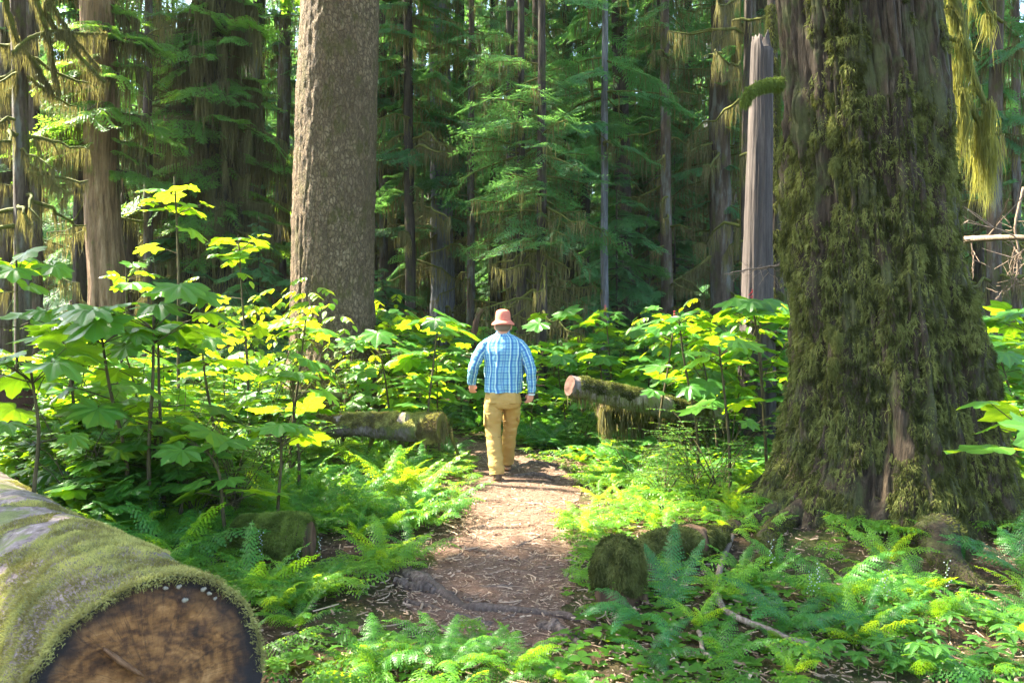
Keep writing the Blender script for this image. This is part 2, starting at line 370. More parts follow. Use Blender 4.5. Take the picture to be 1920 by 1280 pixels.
    fine = m.noise(m.scale(lv, (14, 120, 1)), 1.0, 4, .7)
    bl = m.noise(m.scale(lv, (1, 1.5, 1)), 7, 6, .65)
    base = m.ramp(m.math('ADD', m.math('ADD', m.math('MULTIPLY', rg.outputs[1], .05), m.math('MULTIPLY', st.outputs[0], .30)), m.math('MULTIPLY', bl.outputs[0], .65)), [(.38, (.010, .005, .003)), (.45, (.085, .034, .010)), (.53, (.24, .105, .028)), (.66, (.46, .23, .08))]).outputs[0]
    sl_ = m.n('SeparateXYZ', {0: lv}); an = m.math('ARCTAN2', sl_.outputs[1], sl_.outputs[0]); cr = m.noise(m.n('CombineXYZ', {0: m.math('MULTIPLY', an, 9.0), 1: m.math('MULTIPLY', st.outputs[0], 1.5)}).outputs[0], 1.0, 2, .5)
    crk = m.ramp(m.math('ABSOLUTE', m.math('SUBTRACT', cr.outputs[0], .5)), [(.0, (1, 1, 1)), (.018, (0, 0, 0))]).outputs[0]; base = m.mix(m.math('MULTIPLY', crk, .75), base, (.010, .005, .003))
    base = m.mix(m.math('MULTIPLY', fine.outputs[0], .45), base, (.10, .05, .022))
    d = m.n("VectorMath", {0: lv}, operation='LENGTH').outputs["Value"]
    ed = m.ramp(m.math('ADD', d, m.math('MULTIPLY', m.noise(lv, 9, 4).outputs[0], .12)), [(.34, (0, 0, 0)), (.43, (1, 1, 1))]).outputs[0]
    base = m.mix(ed, base, (.016, .012, .011))
    L['sawn'] = m.done(base, .75, m.bump(m.math('ADD', st.outputs[0], m.math('MULTIPLY', fine.outputs[0], .5)), .5, .02), .3)
    m = M("pale red sawn wood"); lv = m.attr(); rg = m.n("TexWave", {"Vector": lv, "Scale": 30, "Distortion": 2, "Detail": 3}, wave_type='RINGS', rings_direction='Z')
    L['sawn_red'] = m.done(m.ramp(m.math('ADD', m.math('MULTIPLY', rg.outputs[1], .4), m.math('MULTIPLY', m.noise(lv, 14, 5).outputs[0], .6)), [(.2, (.025, .011, .007)), (.8, (.115, .055, .036))]).outputs[0], .8)
    L['torn'] = bark_mat('torn brown wood', (.08, .035, .015), (.22, .11, .05), (.34, .19, .10), 'streak', 0, sc=3, bump=.4)
    L['cone'] = M("cone").done((.10, .045, .028), .7); L['litter'] = leaf_mat("needle litter", (.07, .035, .02), (.42, .30, .20), (.1, .06, .03), .02, .8, .15, None, 0)
    L['fungus'] = M("bracket fungus").done((.24, .21, .15), .8); L['berry'] = M("red berries").done((.30, .015, .02), .5)
    L['white'] = M("white flower").done((.32, .34, .31), .6)
    # clothes
    m = M("plaid cotton"); lv = m.attr(); sx = m.n("SeparateXYZ", {0: lv}); 
    def stripe(v, per, w, off=0.0):
        f = m.math('ABSOLUTE', m.math('SUBTRACT', m.math('FRACT', m.math('ADD', m.math('MULTIPLY', v, 1 / per), off)), .5))
        return m.math('MULTIPLY', m.math('SUBTRACT', w / per + .03, f), 30.0)
    def cl(v): return m.math('MINIMUM', m.math('MAXIMUM', v, 0.0), 1.0)
    u, v = sx.outputs[0], sx.outputs[1]
    base = (.20, .39, .44)
    c = m.mix(m.math('MULTIPLY', cl(stripe(u, .062, .009)), .65), base, (.03, .125, .31))
    c = m.mix(m.math('MULTIPLY', cl(stripe(v, .062, .006, .1)), .50), c, (.035, .13, .31))
    c = m.mix(m.math('MULTIPLY', cl(stripe(u, .031, .0025, .5)), .75), c, (.03, .10, .30))
    c = m.mix(m.math('MULTIPLY', cl(stripe(v, .031, .0022, .5)), .7), c, (.03, .10, .30))
    c = m.mix(m.math('MULTIPLY', cl(stripe(u, .062, .003, .25)), .6), c, (.62, .76, .62))
    nz = m.noise(m.geo(), 13, 3)
    L['plaid'] = m.done(c, .85, m.bump(nz.outputs[0], .5, .02), .15)
    m = M("tan trousers"); nz = m.noise(m.scale(m.geo(), (1, 1, 2.2)), 9, 4); L['tan'] = m.done(m.mix(m.math('MULTIPLY', nz.outputs[0], .6), (.43, .27, .085), (.33, .20, .06)), .85, m.bump(nz.outputs[0], .7, .03), .15)
    m = M("faded red hat cloth"); nz = m.noise(m.geo(), 30, 3); L['hat'] = m.done(m.mix(nz.outputs[0], (.50, .135, .085), (.64, .21, .14)), .9, m.bump(nz.outputs[0], .3, .01), .1)
    m = M("skin"); L['skin'] = m.done((.58, .27, .18), .5)
    L['boot'] = M("boot leather").done((.12, .07, .04), .7); L['sole'] = M("boot sole").done((.30, .16, .08), .7)
    L['hair'] = M("grey brown hair").done((.16, .11, .07), .7); L['strap'] = M("watch strap").done((.55, .60, .55), .5)
    L['seam'] = M("trouser seam").done((.22, .13, .035), .85)
mats()

# ------------------------------------------------------------------ leaf, fern, bough templates
Z0 = np.zeros((0, 3), int)
def palmate(n=64, lob=.33, cup=.12):
    th = np.radians(np.linspace(-164, 164, n)); k = th / radians(42); fr = np.abs(k - np.round(k))
    env = np.interp(np.abs(np.degrees(th)), [0, 42, 84, 126, 150, 165], [1, .97, .88, .72, .50, .12])
    r = env * (1 - lob * np.minimum(fr * 2, 1) ** .8) * (1 + .05 * (np.arange(n) % 2))
    x, y = np.cos(th) * r, np.sin(th) * r
    def zf(x, y):
        rr = np.hypot(x, y); return -cup * rr ** 2 - .10 * np.maximum(rr - .6, 0) + .03 * np.sin(7 * x + 3 * y)
    V = [(0, 0, 0)] + [(a * .5, b * .5, zf(a * .5, b * .5) + .025 * (f - .25)) for a, b, f in zip(x, y, fr)] + [(a, b, zf(a, b)) for a, b in zip(x, y)]
    V = np.array(V); i = np.arange(n - 1)
    A = V.copy(); A[:, 2] = 0
    return V, {3: np.stack([0 * i, 1 + i, 2 + i], 1), 4: np.stack([1 + i, 1 + n + i, 2 + n + i, 2 + i], 1)}, A
def crumple(t, sd, amp=.07):
    V, F, A = t; V = V.copy(); V[:, 2] += amp * fbm(V + sd * 3.1, 2.2, 2) + .06 * (sd % 3 - 1) * V[:, 1] * np.abs(V[:, 1]); V[:, :2] *= 1 + .10 * fbm(V * [1, 1, 0] + sd * 7.7, 2.0, 2)[:, None]; return V, F, A
PALMS = [crumple(palmate(64, .30 + .03 * i, .05 + .07 * i), i) for i in range(4)]; PALMS_LO = [crumple(palmate(47, .30 + .03 * i, .05 + .07 * i), i + 5) for i in range(3)]
def ovate(w=.27, fold=.05, droop=.15, n=5):
    s = np.linspace(0, 1, n + 2)[1:-1]; wid = w * np.sin(pi * s ** .85) ** .8
    V = [(0, 0, 0)]; 
    for a, b in zip(s, wid): V += [(a, b, fold - droop * a * a), (a, 0, -droop * a * a), (a, -b, fold - droop * a * a)]
    V.append((1, 0, -droop)); F3 = [(0, 2, 1), (0, 3, 2)]; F4 = []
    for i in range(n - 1):
        o = 1 + 3 * i; F4 += [(o, o + 1, o + 4, o + 3), (o + 1, o + 2, o + 5, o + 4)]
    o = 1 + 3 * (n - 1); e = len(V) - 1; F3 += [(o, o + 1, e), (o + 1, o + 2, e)]
    V = np.array(V, float); A = V.copy(); A[:, 2] = 0
    return V, {3: np.array(F3), 4: np.array(F4)}, A
OV = ovate(); OVL = ovate(.20, .06, .25); OV_LO = ovate(.3, .05, .15, 2); OVR = ovate(.40, .03, .1, 3)

def frond(rng, L=1.0, n=20, W=.22, pin=7, phi0=60, droop=80, tri=False, stalk=.12):
    """a feathery frond; starts at the origin, runs out along +x and arches"""
    s = np.linspace(stalk, .985, n)
    q = (s - stalk) / (1 - stalk)
    prof = (1 - q) ** .9 if tri else np.clip(.35 + 2.6 * q, 0, 1) * (1 - q) ** .75 + .03
    sp = L * (1 - stalk) / n; U = []; F4 = []
    def quad(p, d, ln, w):
        m = (-d[1], d[0]); i = len(U)
        U.extend([p, (p[0] + d[0] * ln * .45 + m[0] * w, p[1] + d[1] * ln * .45 + m[1] * w), (p[0] + d[0] * ln, p[1] + d[1] * ln), (p[0] + d[0] * ln * .45 - m[0] * w, p[1] + d[1] * ln * .45 - m[1] * w)])
        F4.append((i, i + 3, i + 2, i + 1))
    for i in range(n):
        for sd in (-1, 1):
            u0 = s[i] * L; ln = W * prof[i] * rng.uniform(.9, 1.08); an = radians(68 - 20 * q[i] + rng.normal(0, 2.5)); d = (cos(an), sd * sin(an))
            if pin == 0: quad((u0, 0), d, ln, min(sp * .42, ln * .3)); continue
            kk = max(2, int(pin * (ln / W) + .5))
            quad((u0, 0), d, ln, sp * .09)
            for j in range(kk):
                t = (j + .4) / kk; p = (u0 + d[0] * ln * t, d[1] * ln * t); l2 = sp * (.72 if not tri else .62) * (1 - t) ** .55 * min(1, ln / sp)
                for s2 in (-1, 1):
                    a2 = an * sd + s2 * radians(62); quad(p, (cos(a2), sin(a2)), l2, ln / kk * .36)
    quad((s[-1] * L * .97, 0), (1, 0), L * .05, L * .008)
    U = np.array(U); i0 = len(U)
    ru = np.linspace(0, L, 9); U = np.vstack([U, np.stack([ru, ru * 0 + .004 * L], 1), np.stack([ru, ru * 0 - .004 * L], 1)])
    F4 += [(i0 + i, i0 + i + 1, i0 + 10 + i, i0 + 9 + i) for i in range(8)]
    tt = np.linspace(0, L, 60); ph = np.radians(phi0 - droop * (tt / L) ** 1.2)
    cx = np.concatenate([[0], np.cumsum(np.cos(ph[:-1]) * np.diff(tt))]); cz = np.concatenate([[0], np.cumsum(np.sin(ph[:-1]) * np.diff(tt))])
    X, Zc, PH = np.interp(U[:, 0], tt, cx), np.interp(U[:, 0], tt, cz), np.interp(U[:, 0], tt, ph)
    h = -.8 * U[:, 1] ** 2 / W + .01 * L * np.sin(U[:, 0] * 40 / L + U[:, 1] * 30)
    V = np.stack([X - np.sin(PH) * h, U[:, 1], Zc + np.cos(PH) * h], 1)
    A = np.stack([U[:, 0], U[:, 1], .5 + 0 * X], 1)
    return V, {3: Z0, 4: np.array(F4)}, A
def fern_plant(rng, nf=8, L=.7, **kw):
    G = Geo(); a0 = rng.random() * 6; n_ = nf
    for i in range(nf):
        l = L * rng.uniform(.7, 1.1); f = frond(rng, l, W=l * rng.uniform(.2, .27), phi0=rng.uniform(38, 74), droop=rng.uniform(45, 95), **kw)
        a = a0 + i * 2 * pi / nf + rng.normal(0, .25); G.inst(f, rz(a) @ rx(rng.normal(0, .22)), [(0, 0, 0)], 1, [rng.uniform(.2, .8)])
    return G

def bough(rng, ns=21, nr=10, wid=.0085, drop=.22):
    """flat hemlock bough of unit length along +x, faces only"""
    Q = []
    def rib(p, d, ln, w, z):
        m = np.array([-d[1], d[0]]); t = rng.normal(0, .35) * w
        Q.append([(*p, z), (*(p + d * ln * .4 + m * w), z + t), (*(p + d * ln), z - ln * .12), (*(p + d * ln * .4 - m * w), z - t)])
    bend = rng.normal(0, .10)
    for i in range(ns * 2):
        if rng.random() < .16: continue
        s = .12 + .86 * (i / (ns * 2)) ; sd = 1 if i % 2 else -1
        ln = (.16 + .48 * (1 - s) * min(1, .45 + s)) * rng.uniform(.5, 1.25); an = radians(56 - 20 * s + rng.normal(0, 10)) * sd
        d = np.array([cos(an), sin(an)]); z0 = -rng.uniform(0, .03)
        k = max(3, int(nr * ln / .4 + 1))
        rib(np.array([s, 0.]), d, ln, wid * .5, z0)
        for j in range(k):
            t = (j + .6) / k; p = np.array([s, 0.]) + d * ln * t; l2 = ln * .30 * (1 - t * .6) * rng.uniform(.8, 1.2)
            for s2 in (-1, 1):
                a2 = an + s2 * radians(50 + rng.normal(0, 6)); rib(p, np.array([cos(a2), sin(a2)]), l2, wid, z0 - .05 * t * ln)
    V = np.array(Q).reshape(-1, 3); x = V[:, 0].copy(); V[:, 2] -= drop * x ** 2 + .35 * V[:, 1] ** 2 + .03 * np.sin(x * 9 + V[:, 1] * 14 + bend * 50); V[:, 1] += bend * x ** 2
    F = np.arange(len(V)).reshape(-1, 4); A = np.zeros((len(V), 3)); A[:, 2] = np.repeat(rng.random(len(F)), 4)
    return V, {3: Z0, 4: F}, A
BR = np.random.default_rng(11)
BOUGH = [bough(BR, drop=d) for d in (.12, .22, .3, .18)]
BOUGH_LO = [bough(BR, 9, 5, .026, d) for d in (.15, .3)]
BOUGH_FAR = [bough(BR, 13, 6, .016, d) for d in (.12, .22, .3)]
BOUGH_THIN = [bough(BR, 14, 7, .0055, d) for d in (.1, .25)]
def strands(rng, P0, ln, w, G, tone=None, seg=3, sway=.12):
    """hanging strands: narrow tapered strips that fall from the points P0"""
    n = len(P0); ln = np.broadcast_to(ln, (n,)); w = np.broadcast_to(w, (n,)); a = rng.random(n) * pi
    s = np.stack([np.cos(a), np.sin(a), 0 * a], 1); L = []; off = np.zeros((n, 3))
    prof = np.interp(np.linspace(0, 1, seg + 1), [0, .3, 1], [.8, 1, .08])
    for k in range(seg + 1):
        t = k / seg; c = P0 + off; c = c - np.array([0, 0, 1.]) * (ln * t)[:, None]
        L += [c + s * (w * prof[k] * .5)[:, None], c - s * (w * prof[k] * .5)[:, None]]
        off = off + rng.normal(0, 1, (n, 3)) * (ln * sway / seg)[:, None] * np.array([1, 1, .1])
    V = np.stack(L, 1); i = np.arange(n)[:, None] * (2 * seg + 2)
    F = np.concatenate([np.stack([i[:, 0] + 2 * k, i[:, 0] + 2 * k + 1, i[:, 0] + 2 * k + 3, i[:, 0] + 2 * k + 2], 1) for k in range(seg)])
    A = np.zeros((n, 2 * seg + 2, 3)); A[:, :, 2] = (rng.random(n) if tone is None else np.asarray(tone))[:, None]
    G.add(V.reshape(-1, 3), {4: F}, A.reshape(-1, 3))
def fuzz(rng, Pn, Nn, ln, w, G, droop=.6, tone=None, out=.5):
    """short curved moss blades on a surface"""
    n = len(Pn); ln = np.broadcast_to(ln, (n,)); w = np.broadcast_to(w, (n,))
    d = nrm(Nn * out + rng.normal(0, .45, (n, 3)) + np.array([0, 0, -droop])); s = nrm(np.cross(d, rng.normal(0, 1, (n, 3))))
    m = Pn + d * (ln * .55)[:, None] + Nn * (ln * .12)[:, None]; t = Pn + d * ln[:, None] - np.array([0, 0, 1.]) * (ln * .25 * droop)[:, None]
    V = np.stack([Pn - s * (w / 2)[:, None], Pn + s * (w / 2)[:, None], m + s * (w * .4)[:, None], m - s * (w * .4)[:, None], t], 1)
    i = np.arange(n) * 5; A = np.zeros((n, 5, 3)); A[:, :, 2] = (rng.random(n) if tone is None else np.clip(tone, 0, 1))[:, None]
    G.add(V.reshape(-1, 3), {4: np.stack([i, i + 1, i + 2, i + 3], 1), 3: np.stack([i + 3, i + 2, i + 4], 1)}, A.reshape(-1, 3))

# ------------------------------------------------------------------ ground and trail
def build_ground():
    xs = np.concatenate([-np.geomspace(200, 9, 26), np.linspace(-8.6, 8.6, 150), np.geomspace(9, 200, 26)])
    ys = np.concatenate([-np.geomspace(60, 1.5, 12), np.linspace(-1, 17, 190), np.geomspace(17.5, 260, 34)])
    X, Y = np.meshgrid(xs, ys, indexing='ij'); Zg = g(X, Y); far = np.clip((Y - 18) / 60, 0, 1)
    Zg = Zg + far * fb2(X, Y, .03, 2) * 1.2
    n, m = X.shape; i, j = np.meshgrid(np.arange(n - 1), np.arange(m - 1), indexing='ij')
    F = np.stack([i * m + j, (i + 1) * m + j, (i + 1) * m + j + 1, i * m + j + 1], -1).reshape(-1, 4)
    V = np.stack([X, Y, Zg], -1).reshape(-1, 3)
    o = obj("ground", (V, {4: F}, V * 0), MAT['soil']); tag(o, "dark mossy forest soil between the plants", kind='structure')
    ys = np.linspace(2.65, 12.8, 240); l, r = path_edges(ys); t = np.linspace(0, 1, 22)
    l = l + .03 * fb2(ys, 5.0, 8, 2); r = r + .03 * fb2(ys, 8.0, 8, 2)
    X = l[:, None] + (r - l)[:, None] * t; Y = np.repeat(ys[:, None], 22, 1); Zp = g(X, Y) + .004 + .010 * np.maximum(0, fb2(X, Y, 5, 3)) * (1 - np.abs(t - .5) * 2) + .014 * np.minimum(1, 6 * t * (1 - t))
    V = np.stack([X, Y, Zp], -1).reshape(-1, 3); n, m = X.shape; i, j = np.meshgrid(np.arange(n - 1), np.arange(m - 1), indexing='ij')
    F = np.stack([i * m + j, i * m + j + 1, (i + 1) * m + j + 1, (i + 1) * m + j], -1).reshape(-1, 4)
    tag(obj("path", (V, {4: F}, V * 0), MAT['trail']), "trodden reddish brown dirt trail strewn with needles", kind='structure')
build_ground()

# ------------------------------------------------------------------ trees
def trunk_rings(zs, cx, cy, r, n=96, ridge=.03, rs=3.0, seed=0, lobes=None, ztop=None):
    """a big trunk: rings at heights zs with noise ridges that run up the stem"""
    th = np.linspace(0, 2 * pi, n, endpoint=False); Z = np.repeat(zs[:, None], n, 1)
    c, s = np.cos(th), np.sin(th)
    q = np.stack([c[None] * 1.0 + 0 * Z, s[None] + 0 * Z, Z * .16], -1)
    d = fbm(q + seed, rs, 4); d2 = np.abs(fbm(q * np.array([1, 1, .8]) + seed + 5, rs * 2.4, 3))
    rr = r[:, None] * (1 + ridge * d * 1.4 - ridge * np.exp(-(d2 * 5) ** 2) * 1.1)
    if lobes is not None:
        for (a, w, amp, zz) in lobes:
            da = (th - a + pi) % (2 * pi) - pi
            rr = rr + amp * np.exp(-(da / w) ** 2)[None] * np.exp(-np.maximum(zs, 0) / zz)[:, None]
    V = np.stack([cx[:, None] + rr * c, cy[:, None] + rr * s, Z], -1)
    m = len(zs); i, j = np.meshgrid(np.arange(m - 1), np.arange(n), indexing='ij'); k = (j + 1) % n
    F = np.stack([i * n + j, i * n + k, (i + 1) * n + k, (i + 1) * n + j], -1).reshape(-1, 4)
    V = V.reshape(-1, 3)
    j = np.arange(n); V = np.vstack([V, [[cx[-1], cy[-1], zs[-1]]]]); T = np.stack([(m - 1) * n + j, (m - 1) * n + (j + 1) % n, 0 * j + m * n], 1)
    A = np.zeros((len(V), 3)); A[:, 2] = .5
    return V, {3: T, 4: F}, A
def px_trunk(rows, Y, top=26.0, taper=.5, step=.06, **kw):
    """trunk from the photo's rows (row, left, right) at depth Y, run on above the frame"""
    rows = np.array(rows, float); z = H - (rows[:, 0] - HZ) / FPX * Y; cx = ((rows[:, 1] + rows[:, 2]) / 2 - 960) / FPX * Y; r = (rows[:, 2] - rows[:, 1]) / 2 / FPX * Y
    o = np.argsort(z); z, cx, r = z[o], cx[o], r[o]
    zl = min(z[0], 0) - .25; zs = np.arange(zl, z[-1] + .01, step)
    C, Rr = np.interp(zs, z, cx), np.interp(zs, z, r)
    BASE[0] = (C[0], Y)
    if top:
        z2 = np.linspace(z[-1] + .3, top, 30); sl = np.clip((cx[-1] - cx[0]) / max(z[-1] - z[0], .5), -.03, .03)
        zs = np.concatenate([zs, z2]); C = np.concatenate([C, C[-1] + sl * (z2 - z[-1])]); Rr = np.concatenate([Rr, r[-1] * np.interp((z2 - z[-1]) / (top - z[-1]), [0, 1], [1, 1 - taper])])
    x0, y0 = C[0], Y
    return trunk_rings(zs, C - x0, 0 * C, Rr, **kw), (x0, y0, 0.0)

def crown(rng, z0, z1, rad, nb, az=(0, 2 * pi), tp=BOUGH, pitch=(-.05, .35), hang=0, hl=(.15, .6), axis=lambda z: (0, 0), prof=None, tw=1.0, limb=True):
    """boughs round a stem: needles, limbs and hanging moss"""
    N, Lm, Hm = Geo(), Geo(), Geo(); z = rng.uniform(z0, z1, nb) if nb < 12 else np.linspace(z0, z1, nb) + rng.normal(0, (z1 - z0) / nb, nb)
    a = rng.uniform(az[0], az[1], nb); f = (z - z0) / max(z1 - z0, .01); pr = np.interp(f, [0, .25, .7, 1], [.75, 1, .7, .15]) if prof is None else np.interp(f, np.linspace(0, 1, len(prof)), prof)
    L = rad * pr * rng.uniform(.65, 1.1, nb); pt = rng.uniform(*pitch, nb)
    Rm = rz(a) @ ry(pt) @ rx(rng.normal(0, .22, nb)); T = np.array([(*axis(q), q) for q in z]).reshape(-1, 3)
    if BASE[0] is not None:                      # the canopy keeps its gaps
        ok = np.ones(nb, bool)
        for q in (.1, .35, .7, 1.0):
            w = T + Rm[:, :, 0] * (L * q)[:, None]; w[:, 0] += BASE[0][0]; w[:, 1] += BASE[0][1]; gx, gy = to_ground(w); ok &= ~(sunny(gx, gy) & (fb2(gx, gy, 2.1, 1) < .62)) | (w[:, 2] < 4)
        if ok.any(): Rm, T, L, nb, pt = Rm[ok], T[ok], L[ok], int(ok.sum()), pt[ok]
        else: return N, Lm, Hm
    for t in range(len(tp)):
        k = np.arange(nb) % len(tp) == t
        if k.any(): N.inst(tp[t], Rm[k], T[k], L[k] * 1.0, rng.random(k.sum()))
    if limb:
        for i in range(nb):
            x = np.linspace(0, .8, 5); p = np.stack([x, 0 * x, -.18 * x * x - .01], 1) * L[i]
            Lm.add(*tube(p @ Rm[i].T + T[i], np.linspace(.014, .004, 5) * L[i] * tw, 4, cap=False))
    if hang:
        k = rng.integers(0, nb, hang); u = rng.random(hang) ** .7 * .8; q = np.stack([u, rng.normal(0, .06, hang) * u, -.2 * u * u], 1) * L[k][:, None]
        p = np.einsum('nij,nj->ni', Rm[k], q) + T[k]; ln = rng.uniform(hl[0], hl[1], hang) * rng.uniform(.3, 1, hang)
        strands(rng, p, ln, ln * .035 + .005, Hm)
    return N, Lm, Hm
def dead_limbs(rng, G, z0, z1, n, L, r0, axis=lambda z: (0, 0), az=(0, 2 * pi), down=.4, hang=None, hn=30, hl=.4, hw=.03, ns=5):
    """crooked mossy limbs on a stem"""
    for i in range(n):
        z = rng.uniform(z0, z1); a = rng.uniform(*az); l = L * rng.uniform(.5, 1.1); k = 8; t = np.linspace(0, 1, k)
        w = np.cumsum(rng.normal(0, .045, (k, 3)), 0) * l; d = np.array([cos(a), sin(a), 0])
        p = d * (t * l)[:, None] + np.array([0, 0, 1.]) * (l * (.12 * t - down * t ** 1.8 + (down * .35) * t ** 4))[:, None] + w; p += np.array([*axis(z), z]) - p[0]
        G.add(*tube(p, np.interp(t, [0, .6, 1], [1, .6, .2]) * r0 * rng.uniform(.6, 1.2), ns, cap=False))
        if rng.random() < .6:
            j = rng.integers(3, 6); q = p[j] + (nrm(rng.normal(0, 1, 3) + d - np.array([0, 0, .7])) * np.linspace(0, .45 * l, 5)[:, None]) + np.cumsum(rng.normal(0, .02, (5, 3)), 0) * l
            G.add(*tube(q, np.linspace(.5, .12, 5) * r0, 4, cap=False))
        if hang is not None:
            u = rng.random(hn) * (k - 1.01); i0 = u.astype(int); fr = (u - i0)[:, None]; pp = p[i0] * (1 - fr) + p[i0 + 1] * fr
            ln = hl * rng.uniform(.15, 1, hn) ** 1.3; strands(rng, pp, ln, hw * rng.uniform(.5, 1.3, hn), hang)

def tree(name, loc, trunk, tmat, label, cat="tree", group=None, needles=None, nmat='needle', limbs=None, lmat='bark_dark', moss=None, mmat='hang', extra=()):
    t = empty(name, loc); tag(t, label, cat, group)
    obj("trunk", trunk, MAT[tmat], t)
    if needles is not None and needles.n: obj("crown", needles, MAT[nmat], t, smooth=False)
    if limbs is not None and limbs.n:
        zt = max(v[:, 2].max() for v in limbs.v); limbs.add(*tube([(0, 0, .3), (0, 0, zt * .5), (0, 0, max(zt - 1, 1))], .012, 4)); obj("branches", limbs, MAT[lmat], t)  # thin core tube added up the trunk axis, only to join the branches
    if moss is not None and moss.n: obj("hanging_moss", moss, MAT[mmat], t, smooth=False)
    for nm, gg, mt in extra:
        if gg.n: obj(nm, gg, MAT[mt], t, smooth=False)
    return t

def big_mossy_tree():
    rng = np.random.default_rng(21)
    rows = [(0, 1468, 1738), (200, 1478, 1766), (400, 1490, 1782), (600, 1492, 1806), (700, 1490, 1820), (800, 1475, 1840), (850, 1464, 1852), (900, 1448, 1866), (950, 1430, 1878), (985, 1416, 1886)]
    lob = [(radians(197), .30, .55, .20), (radians(232), .22, .18, .35), (radians(262), .20, .12, .3), (radians(300), .24, .36, .30), (radians(345), .3, .17, .25), (radians(60), .5, .4, .3), (radians(130), .4, .4, .3)]
    tk, loc = px_trunk(rows, 6.5, top=34, taper=.7, step=.020, n=420, ridge=.062, rs=4.6, seed=2, lobes=lob)
    V = tk[0]; low = V[:, 2] < 5.2
    nr = V - np.array([0, 0, 0]); nr[:, 2] = 0; nr = nrm(nr)
    lump = fbm(V * np.array([1, 1, .55]) + 3, 5.0, 4); V += nr * (np.clip(lump, -.3, 1) * .045 * low)[:, None]
    t = empty("giant_conifer", loc); tag(t, "huge moss covered conifer trunk with flaring base beside the trail", "tree")
    obj("trunk", tk, MAT['bark_big'], t)
    # moss: strands and tufts in patches, thicker along the ridges
    Vl, F, A = tk; keep = (Vl[F[4]][:, :, 2].max(1) < 4.9) & (Vl[F[4]][:, :, 1].mean(1) < .45)
    Ps, Ns = sample((Vl, {4: F[4][keep], 3: Z0}, A), 900000, rng)
    patch = fbm(Ps * np.array([1, 1, .45]), 2.6, 4) + .5 * fbm(Ps * np.array([1, 1, .5]) + 9, 9, 2)
    ang = np.arctan2(Ps[:, 1], Ps[:, 0]); leftside = np.exp(-((np.abs(ang) - pi) / .55) ** 2)   # pale lichen strip facing the clearing
    bare = ((Ps[:, 2] > 3.3) & (fbm(Ps * np.array([1.6, 1.6, .6]) + 4, 2.2, 2) > .02)) | ((Ps[:, 2] < .9) & (ang < -1.9) & (ang > -2.6) & (fbm(Ps + 2, 3, 2) > -.1))
    ok = (patch > -.62 + .60 * leftside * (Ps[:, 2] > 1.4)) & ~(bare & (patch < .35))
    c2 = fbm(Ps * np.array([1, 1, .6]) + 1, 11, 3); ok &= (c2 > -.16) | (rng.random(len(Ps)) < .12)
    Ps, Ns, patch = Ps[ok], Ns[ok], patch[ok]; n = len(Ps)
    G = Geo(); ln = (.010 + .030 * rng.random(n) ** 2.5) * (1 + .5 * np.clip(patch, 0, 1))
    cl = fbm(Ps, 14, 3) ; tone = .42 + .95 * cl + rng.normal(0, .18, n)
    fuzz(rng, Ps + Ns * (.03 * np.clip(cl + .3, 0, 1))[:, None], Ns, ln, ln * .10 + .0022, G, droop=.9, tone=tone, out=.55)
    obj("moss", G, MAT['moss'], t, smooth=False)
    # brighter rounded cushions low on the ridges near the left side
    for (px, py, s) in [(1495, 165, .06), (1497, 235, .07), (1530, 160, .045), (1512, 300, .05), (1505, 620, .05), (1540, 20, .06), (1480, 15, .08), (1600, 60, .05), (1545, 640, .05), (1450, 990, .10), (1465, 1030, .09), (1525, 690, .05)]:
        p = P(px, py, 5.85) - np.array(loc); d = nrm(np.array([p[0], p[1], 0])); rr = np.interp(p[2], [0, .5, 2, 4], [.99, .83, .72, .66]); p[:2] = d[:2] * rr
        s *= .75; w = np.linspace(0, 1, 9); q = p + np.stack([0 * w, 0 * w, (w - .5) * s * 3.6], 1) + np.cumsum(rng.normal(0, s * .12, (9, 3)), 0)
        tb = tube(q, s * np.sin(pi * (w * .94 + .03)) ** .6 * .8, 10); G = Geo().add(*tb)
        a, b = sample(tb, 1500, rng); fuzz(rng, a, b, .012 + .03 * rng.random(1500) ** 2, .004, G, .8, .35 + .5 * rng.random(1500)); obj("moss_cushion", G, MAT['moss'], t, smooth=False)
    # roots that leave the flare
    G = Geo(); W = Geo()
    for pts, r in ([[(1420, 985), (1370, 1000), (1300, 1010), (1230, 1030)], (.09, .07, .05, .03)], [[(1450, 1000), (1440, 1050), (1400, 1085), (1350, 1100)], (.08, .06, .04, .02)],
                   [[(1740, 960), (1755, 1020), (1790, 1075), (1835, 1110)], (.20, .14, .09, .04)], [[(1880, 975), (1930, 1000), (1990, 1020), (2060, 1030)], (.2, .16, .1, .05)]):
        q = np.array([PG(a, b) for a, b in pts]); q[:, 2] += np.array(r) * .25; q0 = np.array([*(q[0][:2] * .55 + BT * .45), q[0][2] + .25]); q = np.vstack([q0, q]); r = (r[0] * .8, *r); q = spline(np.column_stack([q, r]), 26)
        tb = tube(q[:, :3] - np.array(loc), q[:, 3], 18, wob=.25, seed=len(G.v)); G.add(*tb)
        a, b = sample(tb, 9000, rng); k = (b[:, 2] > -.3) & (fbm(a, 6, 2) > -.15); fuzz(rng, a[k], b[k], .015 + .025 * rng.random(k.sum()), .006, W, .5, .3 + .4 * rng.random(k.sum()))
    obj("root", G, MAT['bark_big'], t); obj("root_moss", W, MAT['moss'], t, smooth=False)
    # limbs and crown far above the frame, and one short mossy stub at the left
    Lm, Nn = Geo(), Geo(); Cn, Cl, Ch = crown(rng, 11, 32, 4.5, 60, tp=BOUGH_LO, axis=lambda z: (-.25, 0))
    obj("crown", Cn, MAT['needle'], t, smooth=False); obj("branches", Cl, MAT['bark_dark'], t)
